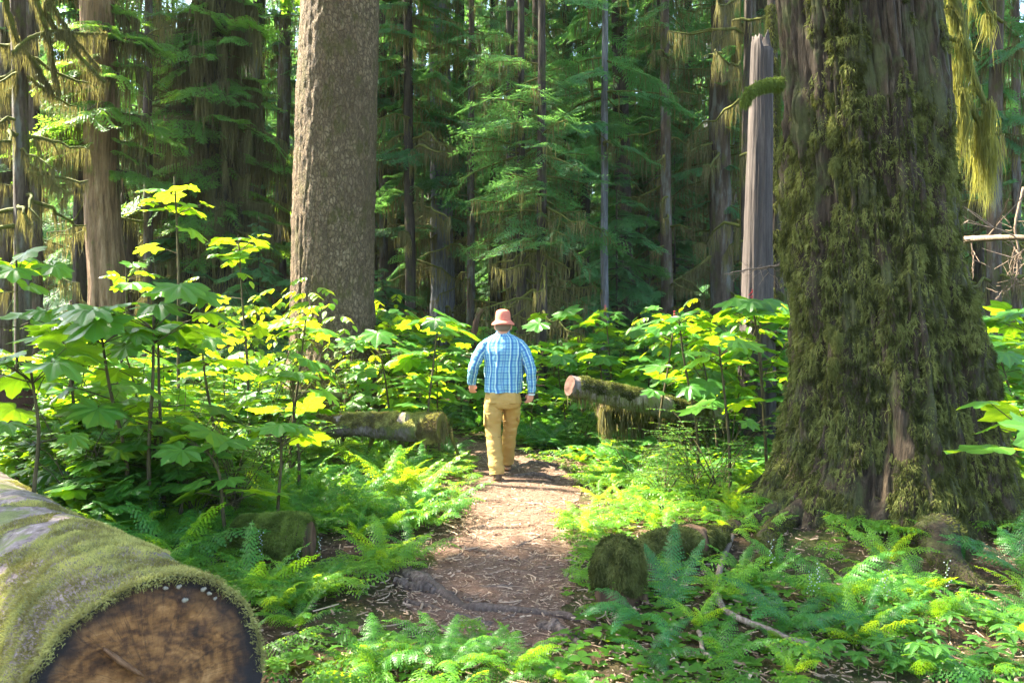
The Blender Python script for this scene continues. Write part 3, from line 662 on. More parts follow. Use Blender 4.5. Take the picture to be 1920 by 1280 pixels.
    q = np.array([P(1462, 155, 6.3), P(1432, 158, 6.2), P(1405, 172, 6.1), P(1397, 195, 6.1)]) - np.array(loc); tb = tube(spline(q, 14), np.linspace(.035, .02, 14), 8, wob=.2)
    S = Geo().add(*tb); o = obj("stub_branch", S, MAT['bark_moss'], t); a, b = sample(tb, 5000, rng); G = Geo(); fuzz(rng, a, b, .02 + .03 * rng.random(5000), .006, G, 1.0, .3 + .5 * rng.random(5000))
    obj("branch_moss", G, MAT['moss_green'], o, smooth=False)
    # the mossy drapes that hang in the sun beside the trunk
    drape = Geo(); lm = Geo()
    for pts, rr in ([[(1765, -60), (1790, 20), (1800, 90), (1815, 150), (1835, 215)], .05], [[(1760, 60), (1800, 75), (1830, 110)], .03], [[(1790, 180), (1812, 190), (1840, 225), (1860, 270)], .045], [[(1800, -60), (1850, 10), (1885, 40)], .03], [[(1765, 10), (1785, 12), (1800, 25)], .02]):
        q = spline(np.array([P(a, b, 7.2) for a, b in pts]) - np.array(loc), 24); q += np.cumsum(rng.normal(0, .006, q.shape), 0); lm.add(*tube(q, np.linspace(rr, rr * .5, 24), 7, wob=.2))
        kc = rng.integers(0, 24, 11 if rr > .04 else 6); k = kc[rng.integers(0, len(kc), 1500 if rr > .04 else 700)]; pp = q[k] + rng.normal(0, .5, (24, 3))[k] * .05 + rng.normal(0, rr * .45, (len(k), 3)); cl_ = np.clip(.5 + 1.3 * fbm(pp, 9, 2), .12, 1.3); strands(rng, pp, (.06 + .55 * rng.random(len(k)) ** 2.0) * cl_, .003 + .006 * rng.random(len(k)), drape, sway=.16)
    k = rng.random((9, 1))[rng.integers(0, 9, 1400)]; a, b = P(1845, 230, 7.2) - np.array(loc), P(1850, 285, 7.2) - np.array(loc)
    strands(rng, a * (1 - k) + b * k + rng.normal(0, .045, (1400, 3)) * np.array([1, 1, .5]), 
        .1 + .45 * rng.random(1400) * rng.choice([.3, .6, 1.1], 1400) ** 2, .007, drape)
    k = rng.random((8, 1))[rng.integers(0, 8, 900)]; a, b = P(1785, 90, 7.2) - np.array(loc), P(1805, 250, 7.2) - np.array(loc)
    strands(rng, a * (1 - k) + b * k + rng.normal(0, .04, (900, 3)) * np.array([1, 1, .5]), .1 + .45 * rng.random(900) * rng.choice([.3, .6, 1.1], 900) ** 2, .007, drape)
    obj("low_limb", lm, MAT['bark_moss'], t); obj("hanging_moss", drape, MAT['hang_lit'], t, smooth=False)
    return t
big_mossy_tree()

def centre_tree():
    rng = np.random.default_rng(31)
    rows = [(0, 567, 710), (100, 562, 709), (200, 557, 707), (300, 554, 705), (400, 550, 702), (550, 547, 700), (650, 545, 706), (720, 530, 718), (790, 505, 740)]
    tk, loc = px_trunk(rows, 12.0, top=36, taper=.6, step=.05, n=260, ridge=.012, rs=2.4, seed=8)
    V = tk[0]; nr = nrm(V * np.array([1, 1, 0])); V += nr * (.012 * fbm(V * np.array([1, 1, .6]), 16, 3))[:, None]
    a = np.arctan2(V[:, 1], V[:, 0]); sp = -2.18 + .05 * vn(np.stack([V[:, 2], 0 * a, 0 * a], 1), 1.5); cr = np.exp(-((a - sp) / .018) ** 2) * sstep(2.9, 2.4, V[:, 2])
    V -= nr * (cr * .10)[:, None]
    N, L, Hm = crown(rng, 12.5, 34, 4, 60, tp=BOUGH_LO)
    tree("spruce_tree", loc, tk, 'bark_scale', "thick straight spruce trunk with scaly grey brown bark and sunlit edge", needles=N, limbs=L)
centre_tree()

def simple_trunk(rng, h, r, n=22, lean=(0, 0), taper=.75, wob=.03, k=34):
    z = np.linspace(-.4, h, k); t = np.maximum(z, 0) / h; bx = np.cumsum(rng.normal(0, .012, k)) * r * 3; by = np.cumsum(rng.normal(0, .012, k)) * r * 3
    rr = r * (1 - taper * t) * (1 + .35 * np.exp(-np.maximum(z, 0) / (r * 2.2)))
    return trunk_rings(z, lean[0] * z + bx, lean[1] * z + by, rr, n=n, ridge=.07, rs=2.2, seed=rng.random() * 9)

def hand_trees():
    rng = np.random.default_rng(41)
    # left broken-barked trunk
    tk, loc = px_trunk([(0, 152, 212), (100, 155, 214), (190, 160, 222), (300, 159, 220), (420, 162, 224), (530, 168, 236)], 16, top=30, n=120, ridge=.045, rs=2.6, seed=5)
    N, L, Hm = crown(rng, 5.0, 8.6, 1.9, 26, az=(pi * .9, 2.1 * pi), hang=3000, hl=(.2, 1.0)); N2, L2, H2 = crown(rng, 9, 28, 3.5, 26, tp=BOUGH_LO)
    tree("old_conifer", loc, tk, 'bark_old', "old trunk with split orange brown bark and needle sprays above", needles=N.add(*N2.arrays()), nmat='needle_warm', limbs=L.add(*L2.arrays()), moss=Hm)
    # far left pair with mossy limbs
    for px, w, Y, lab, mt in ((43, 27, 11.5, "slim trunk with drooping mossy limbs at the picture's left edge", 'bark_brown'), (66, 24, 19, "plain dark trunk behind the slim mossy limbed one", 'bark_brown')):
        tk, loc = px_trunk([(0, px - 10 - w / 2, px - 10 + w / 2), (250, px - 4 - w / 2, px - 4 + w / 2), (480, px - w * .52, px + w * .52)], Y, top=22, n=40, ridge=.06)
        B, D = Geo(), Geo()
        if Y < 15: dead_limbs(rng, B, 2.4, 6.5, 20, 1.1, .034, hang=D, hn=300, hl=.4, hw=.008, down=.7)
        N, L, Hm = crown(rng, 7 if Y < 15 else 10, 20, 3, 50, tp=BOUGH_LO); B.add(*L.arrays())
        tree("hemlock_tree", loc, tk, mt, lab, needles=N, limbs=B, lmat='bark_moss', moss=D)
    # long mossy diagonal limbs at upper left, on a thin tree out at the edge
    B, D = Geo(), Geo()
    for pts, r in (([(150, -60), (75, 5), (110, 70), (150, 122)], .05), ([(60, -50), (95, 20), (120, 60), (140, 95)], .032), ([(20, 100), (62, 62), (110, 55), (160, 42)], .03), ([(5, -20), (12, 60), (30, 110), (42, 150)], .04), ([(60, -20), (66, 50), (55, 110), (48, 160)], .04)):
        q = spline(np.array([P(a, b, 10.8) for a, b in pts]), 26); q[:, 1] += np.linspace(0, .7, 26); q = q + np.cumsum(rng.normal(0, .008, q.shape), 0); B.add(*tube(q, np.linspace(r, r * .45, 26), 8, wob=.25))
        k = rng.integers(0, 26, 1500); strands(rng, q[k] + rng.normal(0, r * .5, (1500, 3)), .02 + .22 * rng.random(1500) ** 2.5 * rng.choice([.4, 1, 1.6], 1500), .008, D)
    base = np.array([P(-40, 300, 10.8)[0], 10.8, 0]); V, F, A = simple_trunk(rng, 14, .13, lean=(.03, 0)); B2 = Geo().add(*B.arrays()); B2.v = [v - base for v in B2.v]; D.v = [v - base for v in D.v]
    tree("maple_tree", base, (V, F, A), 'bark_moss', "leafless mossy tree reaching long furry limbs into the top left", limbs=B2, lmat='bark_moss', moss=D)
    # pale snag and its dark neighbour
    tk, loc = px_trunk([(78, 1411, 1440), (90, 1409, 1449), (250, 1403, 1449), (400, 1397, 1447), (560, 1392, 1448), (640, 1385, 1452)], 10.6, top=None, n=90, ridge=.05, rs=2.8, seed=12)
    V = tk[0]; tp = V[:, 2] > V[:, 2].max() - .1; V[tp, 2] += .16 * fbm(V[tp] * np.array([1, 1, 0]), 14, 2)
    tree("snag", loc, tk, 'snag', "pale barkless snag with a jagged broken top", "dead tree")
    tk, loc = px_trunk([(0, 1438, 1456), (300, 1440, 1462), (560, 1442, 1468), (640, 1440, 1470)], 10.95, top=18, n=40, ridge=.06, seed=4); a, b = sample(tk, 60000, rng); k = (a[:, 2] < 6) & (fbm(a, 3, 2) > -.2); G = Geo(); fuzz(rng, a[k], b[k], .02 + .05 * rng.random(k.sum()), .008, G, 1.0, .35 + .35 * rng.random(k.sum()))
    N, L, Hm = crown(rng, 7, 17, 2.4, 34, tp=BOUGH_LO)
    tree("hemlock_tree", loc, tk, 'bark_dark', "narrow dark trunk tucked right against the pale snag", needles=N, limbs=L, extra=[("moss", G, 'moss')])
    # dark tall stump behind the old trunk
    tk, loc = px_trunk([(362, 222, 246), (380, 222, 254), (450, 220, 256), (540, 216, 260)], 17.5, top=None, n=60, ridge=.10, rs=2.2, seed=6)
    V = tk[0]; tp = V[:, 2] > V[:, 2].max() - .5; V[tp, 2] += .5 * fbm(V[tp] * np.array([1, 1, 0]), 5, 2)
    tree("tall_stump", loc, tk, 'bark_dark', "black rotten stump with torn top next to the old split trunk", "stump")
    # the wide trunk hung with moss
    tk, loc = px_trunk([(0, 370, 430), (200, 360, 445), (400, 342, 462), (500, 332, 482), (570, 322, 500)], 18.5, top=30, n=120, ridge=.09, rs=2.0, seed=7)
    N, L, Hm = crown(rng, 3.6, 10.5, 2.5, 70, az=(pi * .95, 2.15 * pi), hang=22000, hl=(.15, 1.3)); B = Geo(); dead_limbs(rng, B, 2.2, 7, 26, 1.8, .05, az=(pi, 2 * pi), down=.8, hang=Hm, hn=420, hl=.9, hw=.014)
    a, b = sample(tk, 60000, rng); k = (a[:, 2] < 11) & (b[:, 1] < .3); strands(rng, a[k] + b[k] * .04, .1 + .4 * rng.random(k.sum()) ** 2, .012, Hm)
    N2, L2, _ = crown(rng, 11, 29, 3.8, 30, tp=BOUGH_LO); B.add(*L.arrays()).add(*L2.arrays())
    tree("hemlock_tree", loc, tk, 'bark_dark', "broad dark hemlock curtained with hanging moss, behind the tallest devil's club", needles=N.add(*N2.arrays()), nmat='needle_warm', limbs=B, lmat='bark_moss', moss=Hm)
    # the slim pair of conifers in the middle with thin level branches
    for px, w, Y, lab in ((1016, 17, 14.0, "slim dark conifer with thin level branches, straight behind the walker"), (977, 15, 14.8, "thinner conifer standing close by the slim one behind the walker")):
        tk, loc = px_trunk([(0, px - w * .4, px + w * .4), (300, px - w / 2, px + w / 2), (620, px - w * .62, px + w * .62)], Y, top=17, n=36, ridge=.05)
        N, L, Hm = crown(rng, 3.0, 8.2, 1.7, 74, tp=BOUGH_THIN, hang=1400, hl=(.1, .45), pitch=(-.25, .3), tw=1.1); B = Geo(); dead_limbs(rng, B, 1.6, 4.2, 20, 1.5, .028, hang=Hm, hn=60, hl=.45, hw=.02, down=.55)
        N2, L2, _ = crown(rng, 8.4, 16.5, 1.8, 18, tp=BOUGH_LO); B.add(*L.arrays()).add(*L2.arrays())
        tree("young_conifer", loc, tk, 'bark_dark', lab, needles=N.add(*N2.arrays()), limbs=B, lmat='bark_moss', moss=Hm)
    # further trunks (px, width, Y, bark, crown base row, moss, label)
    rows = [(828, 50, 20, 'bark_grey', 3.2, 1, "wide grey trunk half hidden by low hemlock sprays"), (772, 22, 18, 'bark_dark', 5, 1, "thin dark trunk with mossy hooks beside the wide grey one"),
            (862, 26, 26, 'bark_dark', 6, 0, "dark trunk a few paces behind the wide grey one"), (1172, 36, 19, 'bark_dark', 6.2, 0, "straight dark trunk rising from the shrubs to the right of the walker"),
            (1133, 15, 16, 'bark_grey', 5.4, 0, "slim pale stemmed hemlock beside the straight dark trunk"), (1352, 46, 18, 'bark_brown', 4.6, 1, "mossy brown trunk with crooked limbs near the pale snag"),
            (1388, 17, 14.5, 'bark_dark', 6.5, 1, "thin straight dark trunk just before the pale snag"), (1066, 22, 24, 'bark_dark', 6, 1, "dark trunk seen between the slim conifers and the straight trunk"),
            (1235, 20, 22, 'bark_brown', 5, 1, "brown trunk with bent limbs beyond the devil's club thicket"), (720, 18, 23, 'bark_brown', 5, 1, "thin trunk showing just beside the thick spruce"),
            (1862, 28, 15, 'bark_brown', 5, 1, "mossy trunk beyond the giant tree, behind the bare twigs"), (1836, 22, 21, 'bark_dark', 5, 1, "dark trunk close behind the giant tree's edge"),
            (1906, 18, 18, 'bark_brown', 4, 1, "thin mossy trunk at the far side of the bare twigs"), (150, 26, 20, 'bark_dark', 5.6, 1, "dark mossy trunk just before the old split one"),
            (300, 30, 23, 'bark_brown', 5.2, 1, "slender brown trunk between old split trunk and mossy curtain"), (520, 30, 24, 'bark_brown', 4.4, 1, "brown trunk half behind the thick spruce"),
            (932, 24, 27, 'bark_brown', 5, 1, "brown trunk deep in shade behind the walker's hat"), (1290, 24, 26, 'bark_dark', 5, 1, "dark trunk deep in the wood before the snag"), (1100, 18, 22, 'bark_dark', 6, 0, "slim dark trunk with bare foot by the straight one"), (5, 30, 21, 'bark_brown', 5, 1, "trunk cut by the picture's left border")]
    for px, w, Y, bm, zc, ms, lab in rows:
        r = w / 2 / FPX * Y; x = (px - 960) / FPX * Y; BASE[0] = (x, Y); h = rng.uniform(24, 32); tk = simple_trunk(rng, h, r, n=44, lean=(rng.normal(0, .006), 0), wob=.03, k=80); Hm = Geo()
        N, L, Hm = crown(rng, zc, 11, rng.uniform(1.4, 2.3), 30, az=(0, 2 * pi), hang=2600 if ms else 700, hl=(.15, .8), pitch=(-.1, .45)); B = Geo()
        dead_limbs(rng, B, 1.5, zc + 1.5, 15 if ms else 6, 1.5, .035, down=.6, hang=Hm, hn=180 if ms else 40, hl=.6, hw=.012)
        N2, L2, _ = crown(rng, 11, h, 2.8, 20, tp=BOUGH_LO); B.add(*L.arrays()).add(*L2.arrays())
        tree("hemlock_tree", (x, Y, 0), tk, bm, lab, needles=N.add(*N2.arrays()), limbs=B, lmat='bark_moss', moss=Hm)
hand_trees()

def copy_tree(src, loc, rot, sc):
    r = src.copy(); COL.objects.link(r); r.location = loc; r.rotation_euler = (0, 0, rot); r.scale = (sc,) * 3 if not hasattr(sc, '__len__') else sc
    for ch in src.children:
        c = ch.copy(); COL.objects.link(c); c.parent = r
    return r
def background():
    BASE[0] = None; rng = np.random.default_rng(51); protos = []; small = []
    for v in range(7):
        h = rng.uniform(27, 34); tk = simple_trunk(rng, h, rng.uniform(.28, .5), n=20, k=40)
        N, L, Hm = crown(rng, rng.uniform(2.0, 6), h, rng.uniform(2.4, 3.4), 95, prof=[.8, 1, .8, .5, .3, .1], tp=BOUGH_FAR, hang=4500, hl=(.2, 1.2), pitch=(-.1, .5))
        B = Geo(); dead_limbs(rng, B, 1.5, 7, 16, 2.2, .05, down=.6, hang=Hm, hn=150, hl=.8, hw=.025); B.add(*L.arrays())
        protos.append((tk, N, B, Hm))
    for v in range(4):
        h = rng.uniform(4, 8); tk = simple_trunk(rng, h, .05, n=8, k=14, taper=.9)
        N, L, Hm = crown(rng, .4, h, 1.7, 80, tp=BOUGH, hang=400, hl=(.1, .4), pitch=(-.05, .4)); small.append((tk, N, L, Hm))
    spots = []
    while len(spots) < 100:
        Y = 24 + 75 * rng.random() ** 1.15; x = rng.uniform(-.72, .72) * Y
        if all(math.hypot(x - a, Y - b) > 2.0 + Y * .018 for a, b in spots): spots.append((x, Y))
    while len(spots) < 160:
        Y = 45 + 60 * rng.random(); x = rng.uniform(-.70, .70) * Y
        if all(math.hypot(x - a, Y - b) > 2.4 for a, b in spots): spots.append((x, Y))
    spots = [q for q in spots if not (-.03 < (q[0] / q[1]) < .0 and q[1] > 40)]; spots.sort(key=lambda s: s[1]); first = {}
    for i, (x, Y) in enumerate(spots):
        v = int(rng.integers(0, 7)); rot = rng.random() * 6.28; sc = rng.uniform(.8, 1.15)
        if v in first: copy_tree(first[v], (x, Y, 0), rot, sc); continue
        tk, N, B, Hm = protos[v]
        first[v] = t = tree("hemlock_tree", (x, Y, 0), tk, ['bark_brown', 'bark_dark', 'bark_grey'][v % 3], "hemlock among the crowded trunks deep in the forest", group="hemlocks deep in the forest", needles=N, nmat='needle', limbs=B, lmat='bark_brown', moss=Hm)
        t.rotation_euler.z = rot
    poles = []
    for v in range(4):
        h = rng.uniform(18, 24); tk = simple_trunk(rng, h, rng.uniform(.08, .17), n=14, k=60); N, L, Hm = crown(rng, rng.uniform(4, 8), h, 1.7, 60, tp=BOUGH_THIN, hang=1500, hl=(.1, .7), pitch=(-.2, .6)); B = Geo(); dead_limbs(rng, B, 1, 9, 26, 1.3, .025, down=.5, hang=Hm, hn=90, hl=.5, hw=.012); B.add(*L.arrays()); poles.append((tk, N, B, Hm))
    first = {}; used = []
    for i in range(400):
        if len(used) >= 62: break
        Y = 17 + 30 * rng.random(); x = rng.uniform(-.68, .68) * Y; v = i % 4
        if any((x - a) ** 2 + (Y - b) ** 2 < 1.2 for a, b in used): continue
        used.append((x, Y)); rot = rng.random() * 6.28; sc = rng.uniform(.85, 1.2)
        if v in first: copy_tree(first[v], (x, Y, 0), rot, sc); continue
        tk, N, B, Hm = poles[v]
        first[v] = tree("pole_hemlock", (x, Y, 0), tk, ['bark_brown', 'bark_dark'][v % 2], "thin mossy hemlock pole with dead limbs among the bigger trunks", group="thin hemlock poles", needles=N, limbs=B, lmat='bark_moss', moss=Hm)
    first = {}
    for i in range(150):
        v = i % 4; Y = rng.uniform(15.5, 48) if i < 50 else rng.uniform(30, 80); x = rng.uniform(-.68, .68) * Y; rot = rng.random() * 6.28; sc = rng.uniform(.5, 1.0) if i < 50 else rng.uniform(.9, 1.7)
        if abs(x / Y * FPX + 960 - 1000) < 130 and Y < 18: continue
        if v in first: copy_tree(first[v], (x, Y, 0), rot, sc); continue
        tk, N, L, Hm = small[v]
        first[v] = tree("hemlock_sapling", (x, Y, 0), tk, 'bark_dark', "young hemlock growing in the shade under the tall trees", "young tree", "young hemlocks under the tall trees", needles=N, limbs=L, moss=Hm)
background()

# ------------------------------------------------------------------ logs, stumps, roots, sticks
def mossy(rng, tb, n, ln, w, ok=None, droop=.4, out=.6, clump=12):
    a, b = sample(tb, n, rng)
    k = np.ones(n, bool) if ok is None else ok(a, b)
    a, b = a[k], b[k]; c = fbm(a, clump, 3); G = Geo(); m = len(a)
    fuzz(rng, a + b * (np.clip(c, 0, 1) * ln * .4)[:, None], b, ln * (.4 + .8 * rng.random(m)), w, G, droop, .42 + .8 * c + .35 * fbm(a, 3.1, 2) + rng.normal(0, .2, m), out)
    return G
def log_mesh(a, b, r0, r1, n=40, m=60, wob=.1, seed=0, sag=0.0):
    t = np.linspace(0, 1, m)[:, None]; p = np.array(a) * (1 - t) + np.array(b) * t; p[:, 2] -= sag * np.sin(pi * t[:, 0])
    return tube(p, np.linspace(r0, r1, m), n, wob=wob, seed=seed, cap=False)
def end_disc(tb, n, at_start=True, bulge=.0, rng=R, recess=.0):
    """sawn face that closes a log's first or last ring"""
    V = tb[0]; ring = V[:n] if at_start else V[len(V) - n:]; c = ring.mean(0); nx = V[n:2 * n].mean(0) if at_start else V[len(V) - 2 * n:len(V) - n].mean(0)
    ax = nrm(c - nx); K = 14; G = Geo(); u = nrm(np.cross([0, 0, 1.], ax)); v = np.cross(ax, u); vs = []
    for k in range(K + 1):
        f = k / K; q = c + (ring - c) * f; q = q + ax * (.012 * fbm(q, 9, 3) * (f < .98))[:, None] - ax * recess * (f < .98); vs.append(q)
    Q = np.array(vs).reshape(-1, 3); i, j = np.meshgrid(np.arange(K), np.arange(n), indexing='ij'); k = (j + 1) % n
    F = np.stack([i * n + j, (i + 1) * n + j, (i + 1) * n + k, i * n + k], -1).reshape(-1, 4)
    if not at_start: F = F[:, ::-1]
    A = np.stack([(Q - c) @ u, (Q - c) @ v, 0 * Q[:, 0]], 1)
    return Q, {3: Z0, 4: F}, A

def foreground_log():
    rng = np.random.default_rng(61); d = nrm(np.array([-.688, .726, -.022])); a = np.array([-1.275, 2.84, .280]); b = a + d * 4.6
    tb = log_mesh(a, b, .405, .41, 90, 110, .07, 4); V = tb[0]; th = tb[2][:, 0]
    V += nrm(V - (a + ((V - a) @ d)[:, None] * d)) * (.012 * fbm(V, 9, 3))[:, None]
    t = empty("mossy_log", (0, 0, 0)); tag(t, "huge sawn log under thick pale moss, its brown cut face toward the viewer", "log")
    obj("bark", tb, MAT['logbark'], t)
    f = obj("cut_face", end_disc(tb, 90, recess=.02), MAT['sawn'], t)
    up = lambda p, q: (q[:, 2] > -.55) & ((fbm(p, 2.2, 3) + .4 * q[:, 2] > .06) | ((p - a) @ d < .35)) & ~(((p - a) @ d > 1.55) & (fbm(p, 2.5, 3) < .25))
    obj("moss", mossy(rng, tb, 480000, .016, .0024, up, .15, .7, 11), MAT['moss_pale'], t, smooth=False)
    # moss curtain over the sawn rim and down the shaded flank
    G = Geo(); ring = V[:90]; c = ring.mean(0); k = rng.integers(0, 90, 16000); p = ring[k] + rng.normal(0, .010, (16000, 3)); kk = (p[:, 2] > c[2] - .05); p = p[kk]
    lf = np.clip((c[0] - p[:, 0]) / .35, -1, 1); q = p[lf > -.9] + d * .012; m_ = len(q); fuzz(rng, q, nrm(q - c), .006 + .015 * rng.random(m_), .003, G, .5, .4 + .5 * fbm(q, 14, 2), .5)
    obj("moss_fringe", G, MAT['moss_pale'], t, smooth=False)
    # a pale slab of torn wood and pale fungus on the face
    ax = -d; u = nrm(np.cross([0, 0, 1.], ax)); v = np.cross(ax, u); G = Geo(); B = Geo()
    def fc(px, py): 
        dr = np.array([(px - 960) / FPX, 1, -(py - HZ) / FPX]); o = np.array([0, 0, H]); s = np.dot(c - o, ax) / np.dot(dr, ax); return o + dr * s
    w = np.linspace(0, 1, 9); q = spline([fc(195, 1215), fc(225, 1238), fc(268, 1266)], 9); G.add(*tube(q + ax * .0, .034 * np.sin(pi * (w * .9 + .05)) ** .5, 10, flat=.3)); obj("torn_wood", G, MAT['torn'], f)
    for px, py, r in ((310, 1102, .010), (335, 1100, .011), (381, 1105, .012), (392, 1112, .010), (403, 1122, .008), (346, 1125, .013)):
        p = fc(px, py); B = Geo(); r *= .75; e_ = p + u * r * .9 + v * rng.normal(0, r * .4); B.add(*tube([p - ax * .006, p + ax * .002, p + ax * .004], [r, r * .85, r * .3], 7)); B.add(*tube([e_ - ax * .006, e_ + ax * .001, e_ + ax * .003], [r * .7, r * .6, r * .2], 6)); obj("fungus", B, MAT['fungus'], f)
    # things that lie on the log
    for px, py, s, lab in ((45, 1058, .03, "dark cone half sunk in the moss by the log's flank"), (160, 1080, .022, "small dark cone lying on the log's mossy top near the cut"), (218, 993, .024, "dark cone on the far shoulder of the mossy log")):
        Y = 3.6; 
        for _ in range(30):
            p = P(px, py, Y); r = p - a; r = r - d * np.dot(r, d)
            if np.linalg.norm(r) < .405: break
            Y += .03
            if Y > 4.9: break
        k = np.linspace(0, 1, 8); q = p + np.array([.5, .2, .1]) * (k[:, None] - .5) * s * 2; tag(obj("fir_cone", tube(q, s * .6 * np.sin(pi * (k * .9 + .07)) * (1 + .2 * (np.arange(8) % 2)), 10), MAT['cone']), lab, "cone", "cones lying on the mossy log")
foreground_log()

def other_logs():
    rng = np.random.default_rng(62)
    def hangs(tb, n, ln, G, w=.012):
        a, b = sample(tb, n, rng); k = b[:, 2] < .2; strands(rng, a[k], ln * rng.random(k.sum()) ** 2 + .02, w, G)
    # trailside log on the left, its mossy butt by the path
    e = P(830, 800, 8.9); b = P(560, 796, 9.5); tb = log_mesh(e, b, .150, .11, 36, 60, .22, 7)
    t = empty("fallen_log"); tag(t, "low mossy log whose shaggy butt ends at the trail beside the walker", "log"); obj("bark", tb, MAT['logbark'], t); obj("butt", end_disc(tb, 36, bulge=.05), MAT['bark_moss'], t)
    obj("moss", mossy(rng, tb, 60000, .035, .007, lambda p, q: (q[:, 2] > .1) & (fbm(p, 5, 3) > -.25) | (np.linalg.norm(p - e, axis=1) < .3), .7), MAT['moss_pale'], t, smooth=False)
    G = Geo(); hangs(tb, 700, .16, G, .006); q = e + rng.normal(0, 1, (160, 3)) * [.05, .05, .06]; strands(rng, q, .06 + .2 * rng.random(160) ** 2, .008, G); obj("hanging_moss", G, MAT['hang'], t, smooth=False)
    for px, py in ((745, 850), (700, 858), (846, 870), (775, 865)): 
        S = Geo(); p0 = P(px, 815, 9.25); p1 = p0 * 1; p1[2] = 0; p1[0] += rng.normal(0, .08); S.add(*tube(spline([p0, (p0 + p1) / 2 + rng.normal(0, .03, 3), p1], 8), [.03, .028, .02, .018, .016, .015, .014, .02], 6)); obj("snapped_limb", S, MAT['bark_moss'], t)
    # sawn log on the right, butt toward the trail
    e = P(1068, 722, 8.9); b = P(1345, 784, 9.7); tb = log_mesh(e, b, .120, .125, 36, 60, .12, 3)
    t = empty("sawn_log"); tag(t, "raised mossy log with a round reddish sawn end pointing at the walker", "log"); obj("bark", tb, MAT['logbark'], t); obj("sawn_end", end_disc(tb, 36), MAT['sawn_red'], t)
    obj("moss", mossy(rng, tb, 60000, .03, .006, lambda p, q: (q[:, 2] > -.1) & (fbm(p, 4, 3) > -.1) & (p[:, 0] > e[0] + .12), .6), MAT['moss'], t, smooth=False)
    G = Geo(); hangs(tb, 1500, .16, G); obj("hanging_moss", G, MAT['hang'], t, smooth=False)
    e2 = P(1128, 768, 9.5); b2 = P(1350, 800, 10.2); tb = log_mesh(e2, b2, .11, .12, 30, 50, .2, 9)
    t = empty("fallen_log"); tag(t, "dark mossy log lying just beneath the raised sawn one", "log"); obj("bark", tb, MAT['rot'], t); obj("butt", end_disc(tb, 30), MAT['rot'], t)
    obj("moss", mossy(rng, tb, 40000, .035, .007, None, .8), MAT['moss'], t, smooth=False); G = Geo(); hangs(tb, 2500, .35, G, .016)
    p = P(1136, 765, 9.35); strands(rng, p + rng.normal(0, 1, (160, 3)) * [.03, .03, .02], .2 + .2 * rng.random(160), .02, G); obj("hanging_moss", G, MAT['hang'], t, smooth=False)
    # lopped log at the far left
    e = P(22, 748, 6.0); b = P(-260, 735, 6.8); tb = log_mesh(e, b, .18, .19, 36, 30, .08, 2); t = empty("sawn_log"); tag(t, "thick red brown sawn log end showing through the shrubs at the picture's edge", "log"); obj("bark", tb, MAT['rot'], t); obj("sawn_end", end_disc(tb, 36), MAT['sawn_red'], t)
    # short stick-like log under the centre shrubs
    tb = log_mesh(P(545, 738, 8.8), P(640, 742, 9.1), .05, .04, 16, 20, .3, 2); t = empty("short_log"); tag(t, "short brown log chunk under the shrubs before the spruce", "log"); obj("bark", tb, MAT['bark_moss'], t)
    # square mossy block in the ferns
    a, b = PG(432, 1052), PG(560, 1060); a[2] += .15; b[2] += .16; w = np.linspace(0, 1, 40)[:, None]; tb = tube(a * (1 - w) + (b + (b - a) * .15) * w, .18 * np.interp(w[:, 0], [0, .1, .25, .85, .95, 1], [.25, .75, .97, 1, .93, .72]), 40, wob=.22, seed=5, cap=False)
    t = empty("mossy_log_chunk"); tag(t, "short chunk of log covered in green moss between big cut log and trail", "log"); obj("bark", tb, MAT['rot'], t); obj("end_face", end_disc(tb, 40, False), MAT['rot'], t)
    obj("moss", mossy(rng, tb, 60000, .022, .005, lambda p, q: q[:, 2] > -.3, .3), MAT['moss_green'], t, smooth=False)
    # mossy stump before the giant tree, and the rotten log behind it
    c = PG(1176, 1135); z = np.linspace(-.15, .33, 26); r = np.interp(z, [-.15, 0, .1, .20, .28, .315, .33], [.20, .165, .14, .15, .125, .085, .03]); tk = trunk_rings(z, c[0] + 0 * z, c[1] + .12 + 0 * z, r, n=60, ridge=.16, rs=1.6, seed=3); tk[0][:, 2] += c[2]; tk[0][:, :2] += (.05 * fbm(tk[0] + 2, 3.0, 2))[:, None] * [1, .3]
    t = empty("mossy_stump"); tag(t, "small stump capped with shaggy moss at the trail edge before the giant tree", "stump"); obj("wood", tk, MAT['rot'], t)
    obj("moss", mossy(rng, tk, 90000, .03, .005, lambda p, q: (p[:, 2] > c[2] + .10 + .05 * fbm(p, 6, 2)), .9), MAT['moss'], t, smooth=False)
    a, b = PG(1205, 1088), PG(1350, 1035); a[2] += .14; b[2] += .08; w = np.linspace(0, 1, 30)[:, None]; tb = tube((a + [0, .1, 0]) * (1 - w) + (b + [.05, .1, 0]) * w, .105 * np.sin(pi * (w[:, 0] * .9 + .06)) ** .45, 36, wob=.35, seed=8); t = empty("rotten_log"); tag(t, "crumbling mossy log between the small stump and the giant tree", "log"); obj("wood", tb, MAT['rot'], t)
    obj("moss", mossy(rng, tb, 50000, .03, .005, lambda p, q: (q[:, 2] > -.5) & (fbm(p, 5, 3) > -.45), .6), MAT['moss'], t, smooth=False)
    # fallen grey branch
    def branch(pts, rads, label, name="fallen_branch", mat='stick', lift=.03, group=None, n=30, cat="branch", wob=.2):
        q = np.array([PG(a, b) for a, b in pts]); q[:, 2] += lift; q = spline(np.column_stack([q, np.array(rads) * (1.05 if cat == 'root' else 1)]), n); q[:, :3] += np.cumsum(rng.normal(0, .0025, (n, 3)), 0)
        t = tag(obj(name, tube(q[:, :3], q[:, 3], 10, wob=wob, seed=pts[0][0]), MAT[mat]), label, cat, group); return t
